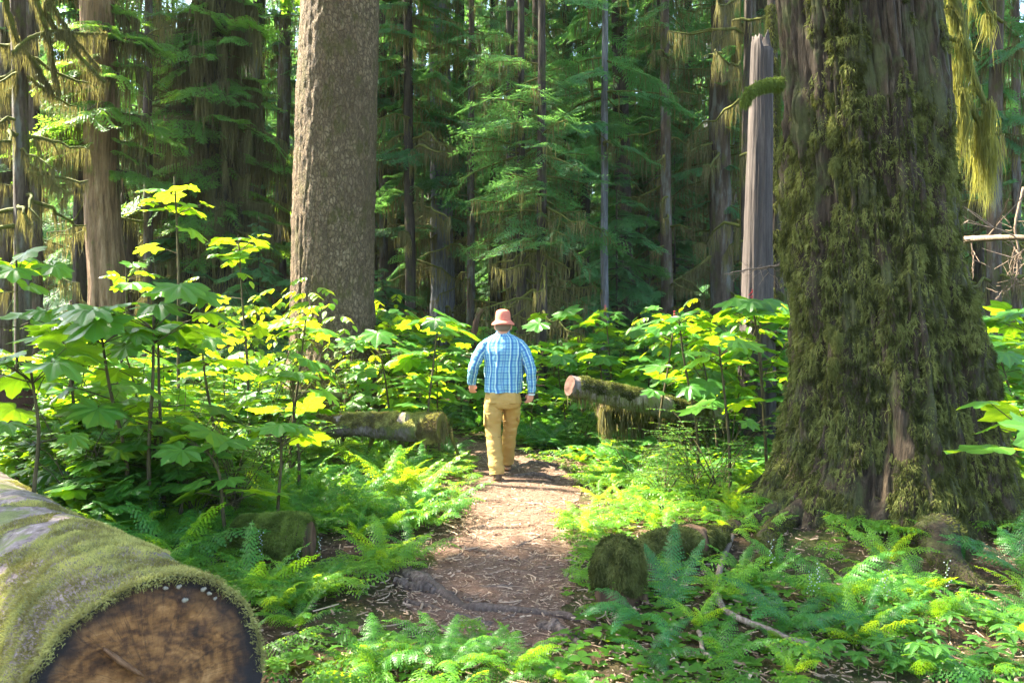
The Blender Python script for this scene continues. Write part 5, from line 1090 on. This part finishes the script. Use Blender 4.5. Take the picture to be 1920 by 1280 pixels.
def hero_plants():
    rng = np.random.default_rng(81); C = lambda h, n, r, **k: club_plant(rng, h, n + 3, r * 1.1, **k)
    def club(px, Y, h, n, lr, lab, mat='club', **k):
        x = (px - 960) / FPX * Y; z = float(g(x, Y)); plant("devils_club", C(h - z, n, lr, **k), (x, Y, z), lab, "shrub", mat)
    def top(py, Y): return H - (py - HZ) / FPX * Y
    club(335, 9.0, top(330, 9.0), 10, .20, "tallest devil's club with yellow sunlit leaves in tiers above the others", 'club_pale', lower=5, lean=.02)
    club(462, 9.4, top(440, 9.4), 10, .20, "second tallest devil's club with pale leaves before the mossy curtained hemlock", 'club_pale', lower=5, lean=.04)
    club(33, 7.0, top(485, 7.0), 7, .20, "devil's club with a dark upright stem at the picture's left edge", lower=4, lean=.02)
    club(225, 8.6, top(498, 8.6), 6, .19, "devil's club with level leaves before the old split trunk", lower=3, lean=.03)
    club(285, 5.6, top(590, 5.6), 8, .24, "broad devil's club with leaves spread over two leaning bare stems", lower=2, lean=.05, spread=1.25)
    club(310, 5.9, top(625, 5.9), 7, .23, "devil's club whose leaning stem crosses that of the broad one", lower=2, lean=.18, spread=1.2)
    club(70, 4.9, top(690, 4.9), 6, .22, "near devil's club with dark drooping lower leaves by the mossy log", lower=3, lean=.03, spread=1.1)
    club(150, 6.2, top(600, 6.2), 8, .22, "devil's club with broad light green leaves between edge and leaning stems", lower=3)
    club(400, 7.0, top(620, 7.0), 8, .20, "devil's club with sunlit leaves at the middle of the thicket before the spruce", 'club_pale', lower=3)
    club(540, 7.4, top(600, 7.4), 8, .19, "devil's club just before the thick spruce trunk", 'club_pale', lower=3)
    club(560, 6.8, top(690, 6.8), 6, .20, "low devil's club leaning over the fern bank toward the trailside log", lower=2)
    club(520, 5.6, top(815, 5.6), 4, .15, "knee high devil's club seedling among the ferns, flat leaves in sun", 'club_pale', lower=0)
    club(1155, 11.5, top(585, 11.5), 8, .18, "devil's club rising higher than the thicket before the straight dark trunk", lower=2, berries=True)
    club(1440, 7.6, top(562, 7.6), 8, .20, "devil's club pressed against the giant tree's left flank", lower=5, berries=True)
    club(1310, 7.9, top(585, 7.9), 8, .20, "devil's club with bright stacked leaves over the raised sawn log", lower=5)
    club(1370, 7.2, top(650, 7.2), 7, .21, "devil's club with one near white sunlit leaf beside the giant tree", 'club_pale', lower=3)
    club(1235, 9.0, top(600, 9.0), 8, .19, "devil's club with dark stem directly above the sawn log's middle", lower=3, berries=True)
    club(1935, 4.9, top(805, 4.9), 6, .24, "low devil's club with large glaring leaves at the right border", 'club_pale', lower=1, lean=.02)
    for px, Y, py, lab in ((600, 11.3, 500, "arching shrub with drooping oval leaflets right before the spruce trunk"), (705, 11.0, 510, "shrub of bright oval leaflets reaching out from the spruce toward the walker"), (545, 10.6, 470, "shrub of blue green oval leaflets at the spruce's sunlit edge"), (775, 11.0, 630, "low spray of yellow oval leaflets nearest the walker"), (1372, 9.6, 500, "shrub with whorled oval leaves against the pale snag's foot")):
        x = (px - 960) / FPX * Y; plant("mountain_ash", ash_plant(rng, top(py, Y), 6, 8, .105), (x, Y, float(g(x, Y))), lab, "shrub", 'ash')
    for px, Y, py, lab in ((245, 7.6, 530, "fine leaved bush before the old split trunk"), (480, 8.0, 550, "fine leaved sunlit bush left of the spruce"), (640, 10.2, 545, "fine leaved bush touching the spruce's foot"), (330, 6.6, 660, "feathery bush behind the crossing leaning stems"), (450, 6.4, 700, "feathery sunlit bush between leaning stems and fern bank"), (150, 5.8, 690, "shaded fine leaved bush behind the near devil's club"), (1345, 7.4, 700, "fine leaved bush under devil's club by the giant tree"), (520, 7.0, 700, "fine leaved bush above the short brown log chunk"), (1230, 8.6, 800, "small leafy bush growing beneath the raised sawn log"), (1300, 7.6, 780, "small leafy bush between sawn log and giant tree")):
        x = (px - 960) / FPX * Y; plant("huckleberry_bush", twig_shrub(rng, max(.5, top(py, Y)), 12, .024, 80), (x, Y, float(g(x, Y))), lab, "shrub", 'herb')
    # ferns one can point to
    def fern(px, py, L, n, lab, mat='fern', rot=0., **k):
        p = PG(px, py)
        G = Geo(); a0 = rot
        for i in range(n):
            l = L * rng.uniform(.75, 1.1); f = frond(rng, l, 24, l * rng.uniform(.20, .26), 9, k.get('phi', 58) + rng.normal(0, 9), k.get('dr', 75) + rng.normal(0, 12)); a = a0 + (i * 2 * pi / n if not k.get('fan') else (i / max(n - 1, 1) - .5) * k['fan']) + rng.normal(0, .15); G.inst(f, rz(a) @ rx(rng.normal(0, .25)), [(0, 0, 0)], 1, [rng.uniform(.2, .8)])
        plant("lady_fern", (None, G), p, lab, "fern", mat, leafname="fronds")
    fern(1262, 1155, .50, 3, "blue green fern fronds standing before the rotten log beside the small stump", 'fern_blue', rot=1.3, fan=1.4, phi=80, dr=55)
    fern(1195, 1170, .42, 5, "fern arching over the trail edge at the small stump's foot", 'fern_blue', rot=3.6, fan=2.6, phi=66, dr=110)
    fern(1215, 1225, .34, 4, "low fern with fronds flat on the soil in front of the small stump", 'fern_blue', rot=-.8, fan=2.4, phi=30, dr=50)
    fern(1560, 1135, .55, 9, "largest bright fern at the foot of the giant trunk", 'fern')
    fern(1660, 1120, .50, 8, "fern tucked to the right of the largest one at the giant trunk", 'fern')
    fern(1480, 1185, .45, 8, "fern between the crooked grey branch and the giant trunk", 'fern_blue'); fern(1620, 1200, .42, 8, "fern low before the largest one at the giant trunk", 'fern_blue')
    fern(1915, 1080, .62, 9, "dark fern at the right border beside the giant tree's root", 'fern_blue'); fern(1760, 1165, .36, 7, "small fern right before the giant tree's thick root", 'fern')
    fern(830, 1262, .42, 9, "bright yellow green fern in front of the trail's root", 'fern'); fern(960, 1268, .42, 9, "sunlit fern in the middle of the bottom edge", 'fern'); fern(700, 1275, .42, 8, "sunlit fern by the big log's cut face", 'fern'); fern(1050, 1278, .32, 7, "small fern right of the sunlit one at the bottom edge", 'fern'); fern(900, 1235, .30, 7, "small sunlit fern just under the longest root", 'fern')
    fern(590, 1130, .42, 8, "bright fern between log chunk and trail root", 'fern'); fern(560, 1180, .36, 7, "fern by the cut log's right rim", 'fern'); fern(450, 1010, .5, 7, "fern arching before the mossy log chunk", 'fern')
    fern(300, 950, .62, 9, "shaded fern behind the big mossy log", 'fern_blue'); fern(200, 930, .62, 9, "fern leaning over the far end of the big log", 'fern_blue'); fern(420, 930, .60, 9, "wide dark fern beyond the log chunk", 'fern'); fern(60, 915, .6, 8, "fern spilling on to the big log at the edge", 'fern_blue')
    # broad leaves and whorls at lower right
    for i, (px, py, L, n, lab) in enumerate([(1790, 1030, .26, 3, "pair of long glossy leaves beside the giant tree's thick root"), (1700, 1100, .22, 3, "long glossy leaves among the ferns under the giant trunk"), (1840, 1110, .22, 3, "glossy leaves growing on the far slope of the thick root"), (1640, 1165, .24, 4, "glossy leaves in front of the largest fern"), (1800, 1255, .28, 3, "long broad leaf rising from the bottom edge at lower right"), (1720, 1245, .22, 4, "glossy leaves between the bunchberries"), (1590, 1150, .18, 3, "glossy leaves left of the bunchberries"), (1880, 1150, .24, 3, "glossy leaves beneath the dark border fern")]):
        plant("bead_lily", strap_plant(rng, n, L), PG(px, py), lab, "plant", 'herb_dark', leafname="leaves")
    src = None; pts = [(1560, 1245), (1600, 1215), (1640, 1225), (1670, 1190), (1700, 1170), (1720, 1205), (1610, 1265), (1660, 1260), (1560, 1200), (1740, 1150), (1690, 1230), (1750, 1220), (1850, 1190), (1880, 1220), (1830, 1225), (1900, 1250), (1860, 1260), (1780, 1200), (1500, 1250), (1530, 1270), (1650, 1150), (1760, 1270), (1910, 1190), (1590, 1180), (1680, 1275), (1720, 1265)]
    for i, (px, py) in enumerate(pts):
        if i < 4: src_ = plant("bunchberry", whorl(rng, 6, .075, OVL if i % 2 else OV, .10 + .03 * (i % 2), 2), PG(px, py), "low bunchberry with a whorl of oval leaves under the giant tree", "plant", 'herb', 'greenstem', "bunchberries under the giant tree", leafname="leaves"); src = (src or []) + [src_]
        else: clone(src[i % 4], PG(px, py), rng.random() * 6, rng.uniform(.75, 1.2), "low bunchberry with a whorl of oval leaves under the giant tree", "bunchberries under the giant tree")
    # foam flowers: thin stalks with white specks
    fs = None
    for i, (px, py) in enumerate([(275, 985), (300, 995), (265, 1010), (560, 1100), (490, 1085), (1445, 1110), (1520, 1155), (1535, 1165), (1660, 1180), (1775, 1160), (375, 1015), (600, 1085)]):
        if fs is None:
            St, Fl = Geo(), Geo(); St.add(*tube([(0, 0, 0), (.01, 0, .12), (0, .01, .26)], .0012, 4, cap=False))
            for z in np.linspace(.14, .26, 12): p = np.array([rng.normal(0, .008), rng.normal(0, .008), z]); Fl.add(*tube([p - [0, 0, .003], p, p + [0, 0, .003]], [.001, .004, .001], 4))
            fs = empty("foam_flower", PG(px, py)); tag(fs, "thin stalk of tiny white flowers among the ferns", "flower", "white foam flowers"); obj("stem", St, MAT['greenstem'], fs); obj("blossom", Fl, MAT['white'], fs)
        else: copy_tree(fs, PG(px, py), rng.random() * 6, rng.uniform(.8, 1.3))
hero_plants()

def mass_plants():
    rng = np.random.default_rng(91)
    # devil's club thicket
    V = [club_plant(rng, rng.uniform(1.3, 1.65), 8, .25, lo=True, lower=9, lean=.16) for _ in range(6)]; first = {}
    def put(kind, name, protos, x, y, sc, lab, grp, lm, cat, rot=None, sm='stem'):
        v = int(rng.integers(0, len(protos))); key = (kind, v, lm); rot = rng.random() * 6.28; loc = (x, y, float(g(x, y)))
        if key in first: return clone(first[key], loc, rot, sc, lab, grp)
        first[key] = plant(name, protos[v], loc, lab, cat, lm, sm, grp, rot, sc, "fronds" if cat == 'fern' else "foliage")
    n = 0; used = []
    for _ in range(4000):
        if n >= 190: break
        Y = 8.8 + 17 * rng.random() ** 1.5; px = rng.uniform(700, 1480) if rng.random() < .72 else rng.uniform(1820, 1960); x = (px - 960) / FPX * Y
        if on_path(x, Y, .35) or blocked(x, Y) or (abs(x + .1) < .7 and Y < 11) or any((x - a) ** 2 + (Y - b) ** 2 < (.40 + .012 * Y) ** 2 for a, b in used): continue
        if Y < 10.5 and 1040 < px < 1330: continue
        used.append((x, Y)); n += 1
        lab, grp = ("devil's club in the wide thicket beyond the walker", "devil's club thicket beyond the walker") if px < 1500 else ("devil's club in the sunlit patch beyond the giant tree's right side", "devil's club beyond the giant tree")
        put('club', "devils_club", V, x, Y, rng.uniform(.85, 1.15), lab, grp, 'club', "shrub")
    n = 0
    for _ in range(3000):
        if n >= 42: break
        Y = 5.2 + 8 * rng.random(); px = rng.uniform(-40, 700); x = (px - 960) / FPX * Y
        if (px > 560 and Y < 10.5) or (px > 300 and Y < 8.3): continue
        if blocked(x, Y, .2) or on_path(x, Y, .8) or x > -1.9 or any((x - a) ** 2 + (Y - b) ** 2 < .5 ** 2 for a, b in used): continue
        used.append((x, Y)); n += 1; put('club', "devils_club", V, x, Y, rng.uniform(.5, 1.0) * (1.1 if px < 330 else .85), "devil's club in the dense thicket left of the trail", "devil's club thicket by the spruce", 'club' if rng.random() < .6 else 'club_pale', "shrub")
    V2 = [club_plant(rng, rng.uniform(.5, .75), 7, .20, lo=True, lower=7, lean=.25) for _ in range(3)]; n = 0
    for _ in range(600):
        if n >= 34: break
        Y = rng.uniform(5.3, 9.2); x = rng.uniform(-.62 * Y, -1.9 if Y < 7 else -2.3)
        if blocked(x, Y, .15): continue
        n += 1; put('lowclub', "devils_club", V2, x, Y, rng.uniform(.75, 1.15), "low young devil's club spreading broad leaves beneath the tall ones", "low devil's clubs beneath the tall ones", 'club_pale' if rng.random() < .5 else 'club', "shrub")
    W = [twig_shrub(rng, .9, 10, .024, 70) for _ in range(3)]
    for _ in range(60):
        Y = 5.5 + 9 * rng.random(); px = rng.uniform(-30, 720) if rng.random() < .75 else rng.uniform(1080, 1450); x = (px - 960) / FPX * Y
        if blocked(x, Y, .1) or on_path(x, Y, .5) or (px > 570 and px < 900 and Y < 9.6): continue
        put('twig', "huckleberry_bush", W, x, Y, rng.uniform(.5, 1.2), "fine leaved bush filling gaps in the undergrowth", "fine leaved bushes in the undergrowth", 'herb', "shrub")
    # ferns
    Fn = [(None, fern_plant(rng, 8, .62, n=17, pin=6)) for _ in range(5)]; n = 0; used = []
    zones = [(lambda: (rng.uniform(-3.6, -.45), rng.uniform(4.0, 9.4)), 90, "lady fern on the bank between big mossy log and trail", "ferns on the bank left of the trail", (.5, 1.05)),
             (lambda: (rng.uniform(.45, 3.3), rng.uniform(5.8, 9.8)), 75, "low sunlit fern between trail and giant tree", "sunlit ferns between trail and giant tree", (.35, .62)),
             (lambda: (rng.uniform(-1.8, 3.4), rng.uniform(9.2, 13.5)), 50, "fern in the shade beyond the walker", "ferns beyond the walker", (.8, 1.25)),
             (lambda: (rng.uniform(4.3, 8.5), rng.uniform(5.8, 11.5)), 40, "sunlit fern beyond the giant tree's right side", "sunlit ferns beyond the giant tree", (.5, .9)),
             (lambda: (rng.uniform(-1.0, 3.0), rng.uniform(3.4, 5.4)), 24, "small fern in the near undergrowth at the bottom edge", "small ferns near the bottom edge", (.35, .6))]
    for fz, cnt, lab, grp, sr in zones:
        k = 0
        for _ in range(1500):
            if k >= cnt: break
            x, y = fz()
            if -2.3 < x < -.5 and 7.0 < y < 9.2 and rng.random() < .6: continue
            if blocked(x, y, .08) or on_path(x, y, .12 if y < 8 else .2) or any((x - a) ** 2 + (y - b) ** 2 < .2 ** 2 for a, b in used): continue
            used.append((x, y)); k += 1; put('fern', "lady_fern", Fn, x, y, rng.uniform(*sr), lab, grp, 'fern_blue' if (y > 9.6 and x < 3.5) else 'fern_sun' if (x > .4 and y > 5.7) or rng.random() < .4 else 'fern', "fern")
mass_plants()

def ground_cover():
    rng = np.random.default_rng(101); G = Geo()
    tri = Geo()                                        # oak fern: three small triangular fronds held level
    for a, l in ((0, .15), (1.25, .10), (-1.25, .10)): tri.inst(frond(rng, l, 7, l * .48, 3, 8, 30, tri=True, stalk=.05), rz(a), [(0, 0, .09)], 1, [.5])
    tri = tri.tpl(); tre = Geo()
    for a in (0, 2.1, 4.2): tre.inst(OVR, frames([(cos(a), sin(a), .05)]), [(0, 0, .06)], .05, [.5])
    tre = tre.tpl(); ro = Geo()
    for a in np.arange(5) * 1.26: ro.inst(OV_LO, frames([(cos(a), sin(a), .4)]), [(0, 0, .01)], .055, [.5])
    ro = ro.tpl(); sl = palmate(15, .35)
    def field(N, xr, yr, w):
        x = rng.uniform(*xr, N); y = yr[0] + (yr[1] - yr[0]) * rng.random(N) ** 1.2; l, r = path_edges(y); e = .12 * fb2(x, y, 5, 2) - .05
        onp = (x > l - e) & (x < r + e) & (y > 2.6) & (y < 12.2); vis = np.abs(x) < .70 * y + .6
        lg = np.array([-.688, .726]); rr = np.stack([x + 1.255, y - 2.86], 1); al = rr @ lg; ac = np.abs(rr @ np.array([.726, .688])); inlog = (al > -.03) & (ac < .38)
        tr = np.hypot(x - BT[0], y - BT[1]) < 1.0
        rf = (x > .5) & (y < 5.3); dn = fb2(x, y, 1.6, 3); keep = ~onp & vis & ~inlog & ~tr & (dn > -.35) & (~rf | (dn > .15)) & ~((al < 0) & (al > -.25) & (ac < .36)) & ~((np.abs(x + 1.35) < .34) & (np.abs(y - 5.35) < .17))
        keep &= ~((np.abs(y - (3.9 + .15 * x)) < .55) & (x > -1.5) & (x < .45) & (dn < .2))
        return x[keep], y[keep]
    for N, xr, yr, w in ((30000, (-9, 9), (3.0, 13), 1),):
        x, y = field(N, xr, yr, w); n = len(x); z = g(x, y); T = np.stack([x, y, z], 1); kd = fb2(x + 9, y, .9, 2) + rng.normal(0, .35, n); tone = np.clip(.5 + .4 * fb2(x, y, 1.1, 2) + rng.normal(0, .2, n), 0, 1); Rm = rz(rng.random(n) * 6.28) @ rx(rng.normal(0, .15, n))
        a = kd > .1; b = (kd <= .1) & (kd > -.3); c = kd <= -.3
        G.inst(tri, Rm[a], T[a] + [0, 0, .02], rng.uniform(.7, 1.5, a.sum()), tone[a]); G.inst(tre, Rm[b], T[b], rng.uniform(.6, 1.3, b.sum()), tone[b]); G.inst(ro, Rm[c], T[c], rng.uniform(.6, 1.3, c.sum()), tone[c])
    tag(obj("ground_cover", G, MAT['cover'], smooth=False), "mat of oak fern, clover leaves and seedlings over the forest floor", kind='stuff')
    # low broad leaves between and beyond the shrubs
    G = Geo(); N = 16000; y = 8 + 40 * rng.random(N) ** 1.7; x = rng.uniform(-.72, .72, N) * y; x2 = np.concatenate([x, rng.uniform(-6.5, -1.6, 17000)]); y2 = np.concatenate([y, rng.uniform(4.6, 9.5, 17000)]); x, y = x2, y2; N = len(x)
    l, r = path_edges(y); k = ~((x > l - .35) & (x < r + .35) & (y < 12.5)) & (np.abs(x) < .72 * y) & ~((x > -2.5) & (x < -.4) & (y < 9.6)) & (np.hypot(x - BT[0], y - BT[1]) > 1.15) & (np.hypot(x + 2.72, y - 12) > .7) & ~((np.abs(x + .1) < .6) & (y < 10.4)); al = (np.stack([x + 1.255, y - 2.86], 1)) @ np.array([.726, .688]); k &= (np.abs(al) > .55) | (y > 8)
    x, y = x[k], y[k]; n = len(x); hh = rng.uniform(.05, .85, n) * np.where(y < 8, np.clip((-x - 1.2) / 2.5, .25, 1), 1) * np.where((x > .3) & (x < 3.2) & (y < 9.8), .3, 1); f = np.stack([rng.normal(0, 1, n), rng.normal(0, 1, n), rng.uniform(-.5, .1, n)], 1)
    G.inst(sl, frames(f, nrm(np.array([0, 0, 1.]) + rng.normal(0, .2, (n, 3)))), np.stack([x, y, g(x, y) + hh], 1), rng.uniform(.05, .13, n) * (1 + .02 * y), np.clip(.5 + .4 * fb2(x, y, .7, 2) + rng.normal(0, .2, n), 0, 1))
    tag(obj("undergrowth", G, MAT['club'], smooth=False), "layered broad leaves filling the space under the shrubs", kind='stuff')
    # twigs, needles, cone scales and bits of bark on trail and soil
    G = Geo(); N = 60000; y = 3.0 + 9.3 * rng.random(N) ** 1.5; x = rng.uniform(-3.2, 4.4, N); l, r = path_edges(y); k = ((x > l - .2) & (x < r + .25)) | (rng.random(N) < .5); x, y = x[k], y[k]; n = len(x)
    ln = .006 + .03 * rng.random(n) ** 4 + .10 * (rng.random(n) < .008) * rng.random(n); w = np.minimum(.0025 + .006 * rng.random(n) ** 3, ln * .5); a = rng.random(n) * pi; d = np.stack([np.cos(a), np.sin(a), rng.normal(0, .15, n)], 1) * ln[:, None]; s = np.stack([-np.sin(a), np.cos(a), 0 * a], 1) * w[:, None]
    c = np.stack([x, y, g(x, y) + .022], 1); up = np.array([0, 0, 1.]) * w[:, None] * .8; Vv = np.stack([c - d - s, c - d + s, c + d + s, c + d - s, c - d + up, c + d + up], 1); i = np.arange(n)[:, None] * 6
    F = np.concatenate([i + np.array([q]) for q in ([0, 1, 5, 4][:4], [0, 4, 5, 3], [1, 2, 5, 4])]); A = np.zeros((n, 6, 3)); A[:, :, 2] = (rng.random(n) ** 1.2)[:, None]; G.add(Vv.reshape(-1, 3), {4: F}, A.reshape(-1, 3))
    # longer curved twigs
    for _ in range(170):
        yy = rng.uniform(3.6, 7.5); lq, rq = path_edges(np.array([yy])); xx = rng.uniform(lq[0] - .3, rq[0] + .3); a = rng.random() * pi; l = rng.uniform(.05, .16); t = np.linspace(-1, 1, 6)
        q = np.stack([xx + cos(a) * l * t / 2 - sin(a) * .15 * l * t * t, yy + sin(a) * l * t / 2 + cos(a) * .15 * l * t * t, g(xx + 0 * t, yy + 0 * t) + .026], 1); G.add(*tube(q, rng.uniform(.0015, .004), 5, a=rng.uniform(.3, 1)))
    tag(obj("litter", G, MAT['litter'], smooth=False), "twigs, needles and cone scales scattered on the trail", kind='stuff')
ground_cover()

def shade_canopy():
    """tall hemlocks beside the frame whose boughs shade the near ground, the log and the giant trunk"""
    rng = np.random.default_rng(111); hosts = [(-8.6, 6.2), (-12.5, 9.5), (-14.5, 14.5), (-6.8, 3.2)]
    xs, ys = np.meshgrid(np.arange(-7, 7.5, .42), np.arange(1.2, 6.8, .42), indexing='ij'); x = xs.ravel() + rng.normal(0, .15, xs.size); y = ys.ravel() + rng.normal(0, .15, xs.size)
    dap = fb2(x, y, .9, 2); k = ~sunny(x, y) & (dap < .28); x, y = x[k], y[k]; n = len(x); z = rng.uniform(8.5, 14, n)
    p = np.stack([x + (z - .5) / SUN[2] * SUN[0], y + (z - .5) / SUN[2] * SUN[1], z], 1); hi = np.array([np.argmin([np.hypot(a - q[0], b - q[1]) for a, b in hosts]) for q in p])  # added boughs, each set up-sun of a ground point to be shaded
    for i, (hx, hy) in enumerate(hosts):
        N, L = Geo(), Geo(); q = p[hi == i] - [hx, hy, 0]; m = len(q)
        if not m: continue
        d = nrm(q * [1, 1, 0]); sc = rng.uniform(1.1, 1.7, m); R_ = frames(d + [0, 0, -.1]) @ rx(rng.normal(0, .2, m))
        for t in range(2): kk = np.arange(m) % 2 == t; N.inst(BOUGH_LO[t], R_[kk], q[kk] - d[kk] * sc[kk][:, None] * .5, sc[kk], rng.random(kk.sum()))
        for j in range(0, m, 3): b = q[j]; s0 = np.array([0, 0, b[2] * .9 - .3]); L.add(*tube(spline([s0, (s0 + b) / 2 + [0, 0, .25], b], 8), np.linspace(.05, .012, 8), 4, cap=False))
        lab = ["hemlock standing nearest beside the big mossy log, outside the view", "hemlock beyond the thicket whose boughs shade the trail", "hemlock farthest beyond the thicket at the clearing's rim", "hemlock close to the viewer whose boughs shade the log"][i]
        tree("hemlock_tree", (hx, hy, 0), simple_trunk(rng, 20, .32, n=24), 'bark_brown', lab, needles=N, limbs=L)
shade_canopy()

def haze():
    V = np.array([(x, y, z) for x in (-90, 90) for y in (-12, 130) for z in (-3.5, 45)], float); F = np.array([(0, 1, 3, 2), (4, 6, 7, 5), (0, 4, 5, 1), (2, 3, 7, 6), (0, 2, 6, 4), (1, 5, 7, 3)])
    m = bpy.data.materials.new("forest haze"); m.use_nodes = True; t = m.node_tree; t.nodes.remove(t.nodes["Principled BSDF"]); v = t.nodes.new("ShaderNodeVolumePrincipled")
    v.inputs["Color"].default_value = (.80, .92, .90, 1); v.inputs["Density"].default_value = HAZE; v.inputs["Anisotropy"].default_value = .0; t.links.new(v.outputs[0], t.nodes["Material Output"].inputs["Volume"])
    tag(obj("haze", (V, {4: F}, V * 0), m, smooth=False), "thin bright forest air", kind='stuff')
HAZE = .00025
if HAZE: haze()
